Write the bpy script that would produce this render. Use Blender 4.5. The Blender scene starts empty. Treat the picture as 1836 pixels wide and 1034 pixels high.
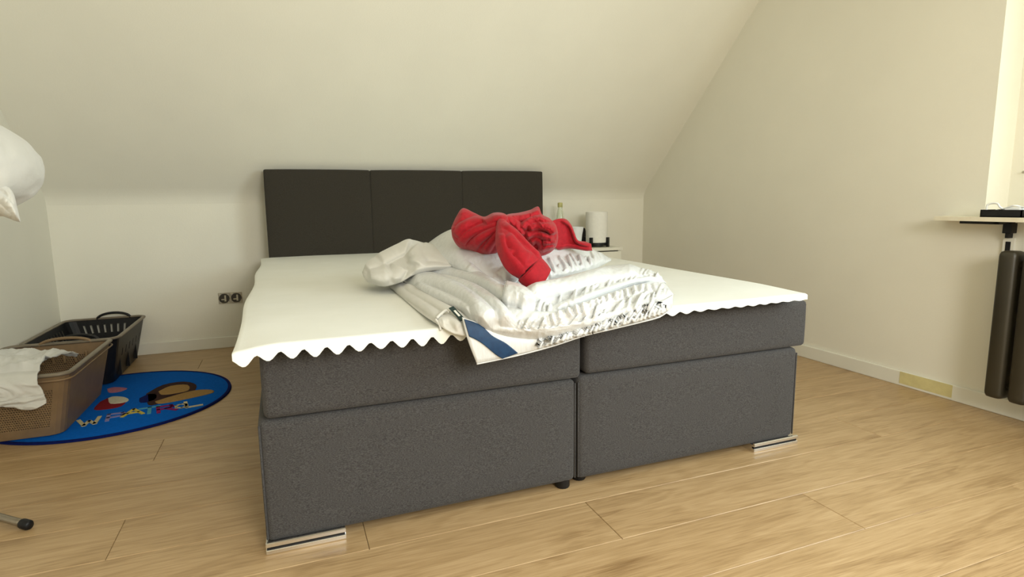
import bpy, bmesh, math, random
import numpy as np
from mathutils import Vector, Matrix, noise

random.seed(7)
scene = bpy.context.scene
COL = scene.collection

# ------------------------------------------------------------------ camera
YAW, PITCH, ROLL, FPX = 0.3702, 0.1466, -0.0126, 1044.83
CAM = Vector((0.0, 0.0, 0.92))
FW = Vector((math.sin(YAW) * math.cos(PITCH), math.cos(YAW) * math.cos(PITCH), -math.sin(PITCH)))
RT0 = Vector((math.cos(YAW), -math.sin(YAW), 0))
UP0 = RT0.cross(FW)
RT = RT0 * math.cos(ROLL) + UP0 * math.sin(ROLL)
UP = UP0 * math.cos(ROLL) - RT0 * math.sin(ROLL)
cam = bpy.data.cameras.new('camera')
cam.sensor_width = 36.0
cam.lens = 36.0 * FPX / 1836.0
cam.clip_start = 0.02
camo = bpy.data.objects.new('camera', cam)
COL.objects.link(camo)
camo.matrix_world = Matrix(((RT.x, UP.x, -FW.x, CAM.x), (RT.y, UP.y, -FW.y, CAM.y),
                            (RT.z, UP.z, -FW.z, CAM.z), (0, 0, 0, 1)))
scene.camera = camo


def at(px, py, y):
    """world point on the plane y = const that was measured at a photograph pixel"""
    r = FW * FPX + RT * (px - 918.0) - UP * (py - 517.0)
    return CAM + r * (y / r.y)


def mpp(y):
    return y / 1.08 / FPX * 1.06


# ------------------------------------------------------------------ world, daylight, exposure
world = bpy.data.worlds.new('sky')
scene.world = world
world.use_nodes = True
bg = world.node_tree.nodes['Background']
bg.inputs['Color'].default_value = (0.78, 0.88, 1.0, 1)
bg.inputs['Strength'].default_value = 1.0

WY0, WY1, WZ0, WZ1 = -1.25, 0.70, 0.97, 2.12      # window opening in the gable niche
sun = bpy.data.lights.new('daylight', 'AREA')
sun.shape = 'RECTANGLE'
sun.size, sun.size_y = WY1 - WY0 - 0.1, WZ1 - WZ0 - 0.1
sun.energy = 63
sun.color = (0.80, 0.94, 1.0)
suno = bpy.data.objects.new('daylight', sun)
COL.objects.link(suno)
suno.location = (2.925, (WY0 + WY1) / 2, (WZ0 + WZ1) / 2)
suno.rotation_euler = (0, math.radians(90), 0)
# local -Z must point to -X (into the room); local x is vertical here
sun.size, sun.size_y = sun.size_y, sun.size

# added fill light behind the camera, brightening the side far from the gable window
fill_light = bpy.data.lights.new('added_fill_light', 'AREA')
fill_light.shape = 'RECTANGLE'
fill_light.size, fill_light.size_y = 1.0, 1.1
fill_light.energy = 62
fill_light.color = (1.0, 0.98, 0.93)
fill_light_obj = bpy.data.objects.new('added_fill_light', fill_light)
COL.objects.link(fill_light_obj)
RWC = Vector((0.85, -1.55, 1.70))
RWN = Vector((0, 0.688, -0.725))
fill_light_obj.location = RWC + RWN * 0.05
fill_light_obj.rotation_euler = RWN.to_track_quat('-Z', 'Y').to_euler()

vs = scene.view_settings
vs.view_transform = 'Standard'
vs.look = 'None'
vs.gamma = 1.0
vs.use_curve_mapping = False
vs.exposure = 0.31
scene.render.film_transparent = False

# ------------------------------------------------------------------ helpers
ORIGIN = {}


def tag(o, label=None, cat=None, group=None, kind=None):
    if label: o['label'] = label
    if cat: o['category'] = cat
    if group: o['group'] = group
    if kind: o['kind'] = kind
    return o


def thing(name, loc, label, cat, group=None):
    o = bpy.data.objects.new(name, None)
    o.empty_display_size = 0.05
    COL.objects.link(o)
    o.location = loc
    ORIGIN[o.name] = Vector(loc)
    return tag(o, label, cat, group)


def mesh_from(verts, faces, smooth=True):
    me = bpy.data.meshes.new('m')
    me.from_pydata([tuple(v) for v in verts], [], faces)
    me.validate()
    if smooth:
        me.polygons.foreach_set('use_smooth', [True] * len(me.polygons))
    me.update()
    return me


def put(name, me, mat, parent=None, loc=None):
    """link mesh (world coordinates) as an object; child verts are relative to the parent's origin"""
    me.name = name
    o = bpy.data.objects.new(name, me)
    COL.objects.link(o)
    if parent is not None:
        org = ORIGIN[parent.name]
        o.parent = parent
    else:
        if loc is None:
            bb = np.array([v.co[:] for v in me.vertices])
            lo, hi = bb.min(0), bb.max(0)
            loc = ((lo[0] + hi[0]) / 2, (lo[1] + hi[1]) / 2, lo[2])
        org = Vector(loc)
        o.location = org
    me.transform(Matrix.Translation(-org))
    ORIGIN[o.name] = Vector(org)
    if mat is not None:
        me.materials.append(mat)
    return o


def bm_mesh(bm, smooth=False):
    me = bpy.data.meshes.new('m')
    bmesh.ops.recalc_face_normals(bm, faces=bm.faces[:])
    bm.to_mesh(me)
    bm.free()
    if smooth:
        me.polygons.foreach_set('use_smooth', [True] * len(me.polygons))
    return me


def add_box(bm, a, b, bev=0.0, seg=2):
    a, b = Vector(a), Vector(b)
    r = bmesh.ops.create_cube(bm, size=1.0)
    vs_ = r['verts']
    for v in vs_:
        v.co = Vector([(a[i] + b[i]) / 2 + v.co[i] * (b[i] - a[i]) for i in range(3)])
    if bev > 0:
        es = set()
        for v in vs_:
            es.update(v.link_edges)
        bmesh.ops.bevel(bm, geom=list(es), offset=bev, segments=seg, profile=0.5, affect='EDGES')


def box(name, a, b, mat, parent=None, bev=0.0, seg=2, smooth=False, loc=None):
    bm = bmesh.new()
    add_box(bm, a, b, bev, seg)
    me = bm_mesh(bm, smooth)
    return put(name, me, mat, parent, loc)


def boxes(name, lst, mat, parent=None, bev=0.0, loc=None):
    bm = bmesh.new()
    for a, b in lst:
        add_box(bm, a, b, bev)
    return put(name, bm_mesh(bm), mat, parent, loc)


def lathe_mesh(prof, c, n=32):
    V, Fc = [], []
    for (r, z) in prof:
        for k in range(n):
            t = 2 * math.pi * k / n
            V.append((c[0] + r * math.cos(t), c[1] + r * math.sin(t), c[2] + z))
    m = len(prof)
    for i in range(m - 1):
        for k in range(n):
            k2 = (k + 1) % n
            Fc.append((i * n + k, i * n + k2, (i + 1) * n + k2, (i + 1) * n + k))
    if prof[0][0] > 1e-6: Fc.append(tuple(range(n))[::-1])
    if prof[-1][0] > 1e-6: Fc.append(tuple((m - 1) * n + k for k in range(n)))
    me = mesh_from(V, Fc)
    try:
        me.set_sharp_from_angle(angle=math.radians(40))
    except Exception:
        pass
    return me


def catmull(P, n):
    P = [np.array(p, float) for p in P]
    out = []
    m = len(P) - 1
    for i in range(n):
        t = i / (n - 1) * m
        k = min(int(t), m - 1)
        u = t - k
        p0, p1, p2, p3 = P[max(k - 1, 0)], P[k], P[k + 1], P[min(k + 2, m)]
        out.append(0.5 * ((2 * p1) + (-p0 + p2) * u + (2 * p0 - 5 * p1 + 4 * p2 - p3) * u * u + (-p0 + 3 * p1 - 3 * p2 + p3) * u ** 3))
    return out


def tube_mesh(pts, r, n=12, samples=None, cap=True):
    P = catmull(pts, samples) if samples else [np.array(p, float) for p in pts]
    return loft_data([(p, r, r) for p in P], n, (0, 0, 1), cap, raw=False)


def loft_data(secs, n=24, nrm=(0, 0, 1), cap=True, raw=True, power=2.0, mod=None, round_ends=False):
    """secs: (point, half width, half thickness); thickness lies along nrm"""
    N = np.array(nrm, float)
    N /= np.linalg.norm(N)
    pts = [np.array(s[0], float) for s in secs]
    V, Fc = [], []
    m = len(secs)
    for i, (p, w, h) in enumerate(secs):
        T = pts[min(i + 1, m - 1)] - pts[max(i - 1, 0)]
        T = T / (np.linalg.norm(T) + 1e-9)
        A = np.cross(T, N)
        la = np.linalg.norm(A)
        if la < 1e-3:
            A = np.cross(T, np.array((0, 1, 0.01)))
            la = np.linalg.norm(A)
        A /= la
        Bn = np.cross(A, T)
        for k in range(n):
            t = 2 * math.pi * k / n
            c, s = math.cos(t), math.sin(t)
            cc = math.copysign(abs(c) ** (2 / power), c)
            ss = math.copysign(abs(s) ** (2 / power), s)
            f = 1.0 if mod is None else mod(i / (m - 1), t)
            V.append(np.array(p) + A * (w * cc * f) + Bn * (h * ss * f))
    for i in range(m - 1):
        for k in range(n):
            k2 = (k + 1) % n
            Fc.append((i * n + k, i * n + k2, (i + 1) * n + k2, (i + 1) * n + k))
    if cap:
        Fc.append(tuple(range(n))[::-1])
        Fc.append(tuple((m - 1) * n + k for k in range(n)))
    if raw:
        return V, Fc
    return mesh_from(V, Fc)


def soft_loft(pix, n=20, nrm=(0, 0, 1), samples=24, power=2.2):
    """pix: (px, py, y, half width m, half thickness m) -> closed puffy roll with rounded ends"""
    P = catmull([tuple(at(a, b, c)) + (w, h) for a, b, c, w, h in pix], samples)
    secs = []
    for i, p in enumerate(P):
        t = i / (samples - 1)
        e = min(1.0, math.sqrt(max(0.0, 1 - (1 - min(t, 1 - t) / 0.12) ** 2)) if min(t, 1 - t) < 0.12 else 1.0)
        e = max(e, 0.12)
        secs.append((p[:3], p[3] * e, p[4] * e))
    return loft_data(secs, n, nrm, True, True, power)


def ellipsoid(c, r, rz=0.0, n=20, m=12):
    V, Fc = [], []
    R = Matrix.Rotation(rz, 3, 'Y')
    for i in range(m + 1):
        ph = math.pi * i / m
        for k in range(n):
            t = 2 * math.pi * k / n
            q = R @ Vector((r[0] * math.sin(ph) * math.cos(t), r[1] * math.sin(ph) * math.sin(t), r[2] * math.cos(ph)))
            V.append((c[0] + q.x, c[1] + q.y, c[2] + q.z))
    for i in range(m):
        for k in range(n):
            k2 = (k + 1) % n
            Fc.append((i * n + k, (i + 1) * n + k, (i + 1) * n + k2, i * n + k2))
    return V, Fc


def merge(parts):
    V, Fc = [], []
    for v, f in parts:
        o = len(V)
        V += [tuple(q) for q in v]
        Fc += [tuple(i + o for i in g) for g in f]
    return V, Fc


def remesh(parts, voxel, smooth_it=6, smooth_f=0.5):
    V, Fc = merge(parts)
    me = bpy.data.meshes.new('tmp')
    me.from_pydata(V, [], Fc)
    bm = bmesh.new()
    bm.from_mesh(me)
    bmesh.ops.recalc_face_normals(bm, faces=bm.faces[:])
    bm.to_mesh(me)
    bm.free()
    o = bpy.data.objects.new('tmp', me)
    COL.objects.link(o)
    r = o.modifiers.new('r', 'REMESH')
    r.mode = 'VOXEL'
    r.voxel_size = voxel
    s = o.modifiers.new('s', 'SMOOTH')
    s.iterations = smooth_it
    s.factor = smooth_f
    dg = bpy.context.evaluated_depsgraph_get()
    ev = o.evaluated_get(dg)
    out = bpy.data.meshes.new_from_object(ev)
    bpy.data.objects.remove(o)
    out.polygons.foreach_set('use_smooth', [True] * len(out.polygons))
    return out


def displace(me, fn):
    n = len(me.vertices)
    co = np.empty(n * 3, np.float32)
    me.vertices.foreach_get('co', co)
    co = co.reshape(-1, 3)
    me.update()
    no = np.array([v.normal[:] for v in me.vertices])
    d = np.array([fn(co[i], no[i]) for i in range(n)])
    co = co + no * d[:, None]
    me.vertices.foreach_set('co', co.astype(np.float32).ravel())
    me.update()
    return me


def ridged(x, y, z, oct_=3):
    s, a = 0.0, 1.0
    for _ in range(oct_):
        s += a * (1 - 2 * abs(noise.noise(Vector((x, y, z)))))
        x, y, z, a = x * 2.03 + 7.1, y * 2.03 + 3.7, z * 2.03 + 1.3, a * 0.5
    return s


def sstep(a, b, x):
    t = min(1.0, max(0.0, (x - a) / (b - a)))
    return t * t * (3 - 2 * t)


def creases(polys):
    """polys: list of (pixel polyline, y, amplitude, width m); returns a function adding ridges / valleys in the x-z view of a heap"""
    segs = []
    for pl, y, a, w in polys:
        P = [at(p[0], p[1], y) for p in pl]
        Q = catmull([tuple(p) for p in P], 4 * len(P))
        for i in range(len(Q) - 1):
            fade = math.sin(math.pi * (i + 0.5) / (len(Q) - 1)) ** 0.5
            segs.append((len(segs), id(pl), Q[i][0], Q[i][2], Q[i + 1][0], Q[i + 1][2], a * fade, w))
    groups = {}
    for s in segs:
        groups.setdefault(s[1], []).append(s)

    def f(x, z):
        tot = 0.0
        for g in groups.values():
            best, bd = 0.0, 1e9
            for s in g:
                dx, dz = s[4] - s[2], s[5] - s[3]
                t = max(0, min(1, ((x - s[2]) * dx + (z - s[3]) * dz) / (dx * dx + dz * dz + 1e-12)))
                d2 = (x - s[2] - t * dx) ** 2 + (z - s[3] - t * dz) ** 2
                if d2 < bd:
                    bd, best = d2, s[6] * math.exp(-d2 / (s[7] ** 2))
            tot += best
        return tot
    return f


# ------------------------------------------------------------------ materials
def new_mat(name, color, rough=0.6, metal=0.0, spec=0.5):
    m = bpy.data.materials.new(name)
    m.use_nodes = True
    nt = m.node_tree
    b = nt.nodes['Principled BSDF']
    b.inputs['Base Color'].default_value = (*color, 1)
    b.inputs['Roughness'].default_value = rough
    b.inputs['Metallic'].default_value = metal
    b.inputs['Specular IOR Level'].default_value = spec
    return m, nt, b


def node(nt, typ, **kw):
    n = nt.nodes.new(typ)
    for k, v in kw.items():
        if k.startswith('i_'):
            n.inputs[k[2:].replace('_', ' ')].default_value = v
        else:
            setattr(n, k, v)
    return n


def surf(name, c1, c2, scale, rough=0.6, bump=0.1, bscale=None, dist=0.002, stretch=(1, 1, 1), spec=0.5, sheen=0.0, detail=4.0, lo=0.35, hi=0.65, metal=0.0):
    """two-tone noise colour with fine noise relief, in object coordinates"""
    m, nt, b = new_mat(name, c1, rough, metal, spec)
    tc = node(nt, 'ShaderNodeTexCoord')
    mp = node(nt, 'ShaderNodeMapping')
    mp.inputs['Scale'].default_value = stretch
    nt.links.new(tc.outputs['Object'], mp.inputs['Vector'])
    n1 = node(nt, 'ShaderNodeTexNoise', i_Scale=scale, i_Detail=detail)
    nt.links.new(mp.outputs['Vector'], n1.inputs['Vector'])
    rp = node(nt, 'ShaderNodeValToRGB')
    rp.color_ramp.elements[0].position = lo
    rp.color_ramp.elements[0].color = (*c1, 1)
    rp.color_ramp.elements[1].position = hi
    rp.color_ramp.elements[1].color = (*c2, 1)
    nt.links.new(n1.outputs['Fac'], rp.inputs['Fac'])
    nt.links.new(rp.outputs['Color'], b.inputs['Base Color'])
    if bump > 0:
        n2 = node(nt, 'ShaderNodeTexNoise', i_Scale=bscale or scale, i_Detail=3.0)
        nt.links.new(mp.outputs['Vector'], n2.inputs['Vector'])
        bp = node(nt, 'ShaderNodeBump', i_Strength=bump, i_Distance=dist)
        nt.links.new(n2.outputs['Fac'], bp.inputs['Height'])
        nt.links.new(bp.outputs['Normal'], b.inputs['Normal'])
    if sheen > 0:
        b.inputs['Sheen Weight'].default_value = sheen
        b.inputs['Sheen Roughness'].default_value = 0.5
    return m


WALLC = (0.835, 0.805, 0.690)
M = {}
M['wall'] = surf('wall_paint', WALLC, tuple(c * 0.975 for c in WALLC), 3.0, 0.85, 0.25, 140, 0.0015, spec=0.2)
M['trim'] = surf('trim_paint', (0.82, 0.80, 0.70), (0.79, 0.77, 0.67), 5, 0.5, 0.03, 60, spec=0.4)
M['white_frame'] = surf('window_frame_paint', (0.85, 0.85, 0.82), (0.82, 0.82, 0.79), 5, 0.4, 0.0)
M['charcoal'] = surf('charcoal_upholstery', (0.048, 0.042, 0.033), (0.030, 0.026, 0.019), 500, 0.9, 0.25, 700, 0.001, stretch=(0.5, 1, 1.6), spec=0.15, sheen=0.1)
M['melange'] = surf('grey_melange_upholstery', (0.088, 0.084, 0.083), (0.027, 0.025, 0.024), 520, 0.92, 0.25, 700, 0.001, stretch=(0.45, 1, 1.5), spec=0.15, sheen=0.08, lo=0.3, hi=0.7)
M['black'] = surf('black_plastic', (0.007, 0.007, 0.008), (0.011, 0.011, 0.011), 30, 0.42, 0.02, 200, spec=0.3)
M['subfloor_board'] = surf('subfloor', (0.10, 0.07, 0.04), (0.08, 0.055, 0.03), 20, 0.9, 0.0)  # brown of the subfloor slab beneath the planks
M['chrome'], _, _b = new_mat('brushed_chrome', (0.80, 0.80, 0.79), 0.22, 1.0)
M['foam'] = surf('foam', (0.82, 0.825, 0.77), (0.79, 0.795, 0.735), 6, 0.95, 0.25, 500, 0.001, spec=0.1)
M['cotton'] = surf('white_cotton', (0.63, 0.62, 0.575), (0.60, 0.59, 0.54), 12, 0.85, 0.18, 90, 0.004, spec=0.2, sheen=0.2)
M['satin'] = surf('white_satin', (0.665, 0.68, 0.68), (0.635, 0.65, 0.65), 12, 0.27, 0.35, 60, 0.006, stretch=(1.6, 0.7, 0.5), spec=0.8)
M['navy'] = surf('navy_band', (0.004, 0.030, 0.085), (0.006, 0.042, 0.110), 60, 0.55, 0.15, 300, spec=0.4)
M['red'] = surf('red_jersey', (0.37, 0.004, 0.012), (0.30, 0.003, 0.010), 90, 0.75, 0.25, 320, 0.001, spec=0.25, sheen=0.12)
M['taupe'] = surf('taupe_plastic', (0.245, 0.160, 0.082), (0.21, 0.136, 0.070), 20, 0.45, 0.03, 100, spec=0.4)
M['rim_grey'] = surf('taupe_rim_plastic', (0.20, 0.165, 0.115), (0.17, 0.14, 0.10), 20, 0.4, 0.02, 100)
M['radiator'] = surf('radiator_enamel', (0.036, 0.030, 0.018), (0.030, 0.025, 0.015), 8, 0.4, 0.02, 60)
M['particle'] = surf('board_white_laminate', (0.80, 0.75, 0.60), (0.74, 0.68, 0.52), 30, 0.6, 0.05, 120)
M['furn_white'] = surf('white_laminate', (0.80, 0.78, 0.66), (0.78, 0.76, 0.64), 4, 0.45, 0.0)
M['shade'] = surf('lamp_shade_fabric', (0.86, 0.84, 0.76), (0.83, 0.81, 0.73), 50, 0.9, 0.1, 400, 0.001)
M['tape'] = surf('masking_tape', (0.70, 0.62, 0.30), (0.64, 0.56, 0.27), 30, 0.7, 0.1, 120)
M['steel'] = surf('galvanised_steel', (0.45, 0.42, 0.34), (0.30, 0.27, 0.2), 60, 0.4, 0.05, 200, metal=0.8)
M['socket_dark'] = surf('socket_plastic', (0.035, 0.028, 0.018), (0.06, 0.05, 0.03), 60, 0.5, 0.0)
M['socket_white'] = surf('socket_ceramic', (0.62, 0.56, 0.42), (0.50, 0.45, 0.33), 60, 0.6, 0.0)
M['cable_white'] = surf('white_cable', (0.85, 0.87, 0.86), (0.80, 0.82, 0.82), 20, 0.4, 0.0)
M['cap_green'] = surf('bottle_cap', (0.50, 0.47, 0.18), (0.42, 0.40, 0.15), 40, 0.5, 0.0)
M['tube_grey'] = surf('rack_tube', (0.30, 0.26, 0.20), (0.24, 0.21, 0.16), 20, 0.3, 0.0, metal=0.7)
M['tag_dark'] = surf('label_dark', (0.006, 0.022, 0.020), (0.008, 0.028, 0.026), 60, 0.6, 0.0)
M['tag_white'] = surf('label_print', (0.75, 0.75, 0.70), (0.70, 0.70, 0.66), 60, 0.6, 0.0)
M['glass'], nt_, b_ = new_mat('clear_glass', (0.93, 0.96, 0.90), 0.03)
b_.inputs['Transmission Weight'].default_value = 1.0
b_.inputs['IOR'].default_value = 1.45

# rug pile
M['rug'] = surf('blue_rug_pile', (0.003, 0.105, 0.47), (0.004, 0.12, 0.53), 90, 0.95, 0.6, 500, 0.003, spec=0.05)
for nm, c in dict(rug_edge=(0.004, 0.010, 0.10), rug_tan=(0.36, 0.22, 0.08), rug_brown=(0.045, 0.022, 0.02), rug_white=(0.62, 0.58, 0.45),
                  rug_red=(0.22, 0.012, 0.02), rug_pink=(0.42, 0.16, 0.22), rug_yellow=(0.62, 0.50, 0.10), rug_green=(0.10, 0.30, 0.16),
                  rug_cyan=(0.10, 0.36, 0.50), rug_lilac=(0.26, 0.25, 0.50), rug_magenta=(0.26, 0.02, 0.12), rug_cream=(0.62, 0.55, 0.34), rug_dark=(0.02, 0.025, 0.05)).items():
    M[nm] = surf(nm, c, tuple(k * 0.85 for k in c), 90, 0.95, 0.6, 500, 0.003, spec=0.1)


def wood_mat():
    m, nt, b = new_mat('oak_laminate', (0.5, 0.33, 0.17), 0.36, 0.0, 0.4)
    L = nt.links.new
    tc = node(nt, 'ShaderNodeTexCoord')
    oi = node(nt, 'ShaderNodeObjectInfo')
    off = node(nt, 'ShaderNodeVectorMath', operation='SCALE')
    off.inputs[0].default_value = (13.0, 37.0, 5.0)
    L(oi.outputs['Random'], off.inputs['Scale'])
    add = node(nt, 'ShaderNodeVectorMath', operation='ADD')
    L(tc.outputs['Object'], add.inputs[0])
    L(off.outputs['Vector'], add.inputs[1])
    # broad cathedral figure
    mp = node(nt, 'ShaderNodeMapping')
    mp.inputs['Scale'].default_value = (0.9, 7.0, 1.0)
    L(add.outputs['Vector'], mp.inputs['Vector'])
    big = node(nt, 'ShaderNodeTexNoise', i_Scale=1.6, i_Detail=3.0, i_Roughness=0.55)
    big.inputs['Distortion'].default_value = 0.8
    L(mp.outputs['Vector'], big.inputs['Vector'])
    ring = node(nt, 'ShaderNodeMath', operation='MULTIPLY')
    ring.inputs[1].default_value = 46.0
    L(big.outputs['Fac'], ring.inputs[0])
    sn = node(nt, 'ShaderNodeMath', operation='SINE')
    L(ring.outputs[0], sn.inputs[0])
    # fine fibres
    mp2 = node(nt, 'ShaderNodeMapping')
    mp2.inputs['Scale'].default_value = (3.0, 90.0, 1.0)
    L(add.outputs['Vector'], mp2.inputs['Vector'])
    fine = node(nt, 'ShaderNodeTexNoise', i_Scale=2.0, i_Detail=4.0, i_Roughness=0.6)
    L(mp2.outputs['Vector'], fine.inputs['Vector'])
    mp4 = node(nt, 'ShaderNodeMapping')
    mp4.inputs['Scale'].default_value = (9.0, 260.0, 1.0)
    L(add.outputs['Vector'], mp4.inputs['Vector'])
    fine2 = node(nt, 'ShaderNodeTexNoise', i_Scale=1.5, i_Detail=3.0, i_Roughness=0.6)
    L(mp4.outputs['Vector'], fine2.inputs['Vector'])
    # knots
    mp3 = node(nt, 'ShaderNodeMapping')
    mp3.inputs['Scale'].default_value = (2.2, 6.5, 1.0)
    L(add.outputs['Vector'], mp3.inputs['Vector'])
    kn = node(nt, 'ShaderNodeTexVoronoi', i_Scale=1.0)
    L(mp3.outputs['Vector'], kn.inputs['Vector'])
    kr = node(nt, 'ShaderNodeMapRange')
    kr.inputs['From Min'].default_value = 0.04
    kr.inputs['From Max'].default_value = 0.22
    kr.inputs['To Min'].default_value = 1.0
    kr.inputs['To Max'].default_value = 0.0
    L(kn.outputs['Distance'], kr.inputs['Value'])
    # combine to one tone value
    def mul(a, k):
        n = node(nt, 'ShaderNodeMath', operation='MULTIPLY')
        L(a, n.inputs[0])
        n.inputs[1].default_value = k
        return n.outputs[0]
    def plus(a, c):
        n = node(nt, 'ShaderNodeMath', operation='ADD')
        L(a, n.inputs[0])
        L(c, n.inputs[1])
        return n.outputs[0]
    tone = plus(plus(mul(big.outputs['Fac'], 0.45), mul(sn.outputs[0], 0.055)), plus(plus(mul(fine.outputs['Fac'], 0.55), mul(fine2.outputs['Fac'], 0.45)), mul(kr.outputs[0], -0.17)))
    tone = plus(tone, mul(oi.outputs['Random'], 0.018))
    n_off = node(nt, 'ShaderNodeMath', operation='ADD')
    L(tone, n_off.inputs[0])
    n_off.inputs[1].default_value = 0.0
    tone = n_off.outputs[0]
    rp = node(nt, 'ShaderNodeValToRGB')
    e = rp.color_ramp.elements
    e[0].position, e[0].color = 0.42, (0.235, 0.138, 0.058, 1)
    e[1].position, e[1].color = 1.08 if False else 1.0, (0.545, 0.380, 0.208, 1)
    k = e.new(0.70)
    k.color = (0.415, 0.274, 0.134, 1)
    L(tone, rp.inputs['Fac'])
    L(rp.outputs['Color'], b.inputs['Base Color'])
    bp = node(nt, 'ShaderNodeBump', i_Strength=0.12, i_Distance=0.001)
    L(fine.outputs['Fac'], bp.inputs['Height'])
    L(bp.outputs['Normal'], b.inputs['Normal'])
    return m


M['oak'] = wood_mat()

# ------------------------------------------------------------------ room shell
XL, XR, YB, YR = -1.2806, 2.8054, 4.1761, -2.3
HK, SL, HC = 0.9861, 1.0537, 2.42
NI = 0.15                                   # depth of the window niche
T = 0.25


def struct(o):
    o['kind'] = 'structure'
    return o


# floor with planks
PW = 0.2175
floor = struct(box('floor', (XL - T, YR - T, -0.12), (XR + T + NI, YB + T, -0.006), M['subfloor_board'], loc=(0, 0, -0.12)))
row0 = 1.279 - 17 * PW
PLn = 1.96
r = 0
y = row0
while y < YB:
    y0, y1 = max(y, YR), min(y + PW, YB)
    if y1 - y0 > 0.01:
        k = round((y - 1.279) / PW)
        start = 0.814 - 0.655 * k
        start = start - math.ceil((start - XL) / PLn) * PLn
        x = start
        while x < XR:
            a, b2 = max(x, XL), min(x + PLn, XR)
            if b2 - a > 0.01:
                box('plank', (a + 0.0006, y0 + 0.0006, -0.010), (b2 - 0.0006, y1 - 0.0006, 0.0), M['oak'], floor, bev=0.0012, seg=1)
            x += PLn
    y += PW

# walls
wl = struct(box('wall_left', (XL - T, YR - T, -0.01), (XL, YB + T, HC + T), M['wall']))
wb = struct(box('wall_back', (XL, YB, -0.01), (XR + NI + T, YB + T, HK + 0.05), M['wall']))
wf = struct(box('wall_front', (XL, YR - T, -0.01), (XR + NI + T, YR, HK + 0.05), M['wall']))
NY0, NY1, NZ0, NZ1 = -1.50, 1.612, 0.818, 2.28
X0, X1, X2 = XR, XR + NI, XR + NI + T
wr = struct(boxes('wall_right', [
    ((X0, NY1, -0.01), (X2, YB + T, HC + T)),
    ((X0, YR - T, -0.01), (X2, NY0, HC + T)),
    ((X0, NY0, -0.01), (X2, NY1, NZ0)),
    ((X0, NY0, NZ1), (X2, NY1, HC + T)),
    ((X1, NY0, NZ0), (X2, WY0, NZ1)),
    ((X1, WY1, NZ0), (X2, NY1, NZ1)),
    ((X1, WY0, NZ0), (X2, WY1, WZ0)),
    ((X1, WY0, WZ1), (X2, WY1, NZ1)),
], M['wall']))

# ceiling: sloping roof side over the bed head, flat strip, slope behind
yt = YB - SL * (HC - HK)
yt2 = YR + SL * (HC - HK)
prof = [(YB - 0.0008, HK - 0.05), (YB - 0.006, HK - 0.020), (YB - 0.021, HK + 0.010), (YB - 0.0548, HK + 0.052), (yt, HC), (yt2, HC), (YR, HK)]
outer = [(YB + 0.2, HK - 0.05), (YB + 0.2, HK - 0.02), (YB + 0.2, HK + 0.01), (YB + 0.19, HK + 0.052), (yt + 0.05, HC + 0.2), (yt2 - 0.05, HC + 0.2), (YR - 0.2, HK)]
NP = len(prof)
V, Fc = [], []
for xx in (XL - 0.02, XR + NI + 0.1):
    for (a, z) in prof: V.append((xx, a, z))
    for (a, z) in outer: V.append((xx, a, z))
D = 2 * NP
for i in range(NP - 1):
    Fc.append((i, i + 1, D + i + 1, D + i))
    Fc.append((NP + i, D + NP + i, D + NP + i + 1, NP + i + 1))
Fc += [(0, D, D + NP, NP), (NP - 1, 2 * NP - 1, D + 2 * NP - 1, D + NP - 1)]
for o in (0, D):
    for i in range(NP - 1): Fc.append((o + i, o + NP + i, o + NP + 1 + i, o + i + 1))
me = mesh_from(V, Fc, False)
bm = bmesh.new(); bm.from_mesh(me); bmesh.ops.recalc_face_normals(bm, faces=bm.faces[:]); bm.to_mesh(me); bm.free()
me.polygons.foreach_set('use_smooth', [True] * len(me.polygons))
me.set_sharp_from_angle(angle=math.radians(24))
struct(put('ceiling', me, M['wall']))

BH, BT = 0.072, 0.014
struct(box('baseboard_back', (XL, YB - BT, 0), (XR, YB, BH), M['trim'], bev=0.003))
struct(box('baseboard_right', (XR - BT, YR, 0), (XR, YB - BT, BH), M['trim'], bev=0.003))
struct(box('baseboard_left', (XL, YR, 0), (XL + BT, YB - BT, BH), M['trim'], bev=0.003))

# window
win = struct(thing('window_1', (X1 + 0.09, (WY0 + WY1) / 2, WZ0), None, None))
fx0, fx1, fr = X1 + 0.05, X1 + 0.12, 0.06
ym = (WY0 + WY1) / 2
boxes('window_frame', [((fx0, WY0, WZ0), (fx1, WY0 + fr, WZ1)), ((fx0, WY1 - fr, WZ0), (fx1, WY1, WZ1)),
                       ((fx0, WY0 + fr, WZ0), (fx1, WY1 - fr, WZ0 + fr)), ((fx0, WY0 + fr, WZ1 - fr), (fx1, WY1 - fr, WZ1)),
                       ((fx0, ym - fr / 2, WZ0 + fr), (fx1, ym + fr / 2, WZ1 - fr))], M['white_frame'], win)
for a, b2 in ((WY0 + fr, ym - fr / 2), (ym + fr / 2, WY1 - fr)):
    box('pane', (fx0 + 0.03, a, WZ0 + fr), (fx0 + 0.036, b2, WZ1 - fr), M['glass'], win)

# invented roof window on the rear slope, out of view, added for the fill light
added_win = struct(thing('added_roof_window', tuple(RWC), None, None))


def slope_box(name, a, b, mat, parent):
    bm = bmesh.new()
    add_box(bm, a, b)
    q = (-RWN).to_track_quat('Z', 'X').to_matrix().to_4x4()
    ax = Vector((1, 0, 0))
    ay = RWN.cross(ax).normalized()
    mt = Matrix(((ax.x, ay.x, RWN.x, RWC.x), (ax.y, ay.y, RWN.y, RWC.y), (ax.z, ay.z, RWN.z, RWC.z), (0, 0, 0, 1)))
    bm.transform(mt)
    return put(name, bm_mesh(bm), mat, parent)


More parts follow.
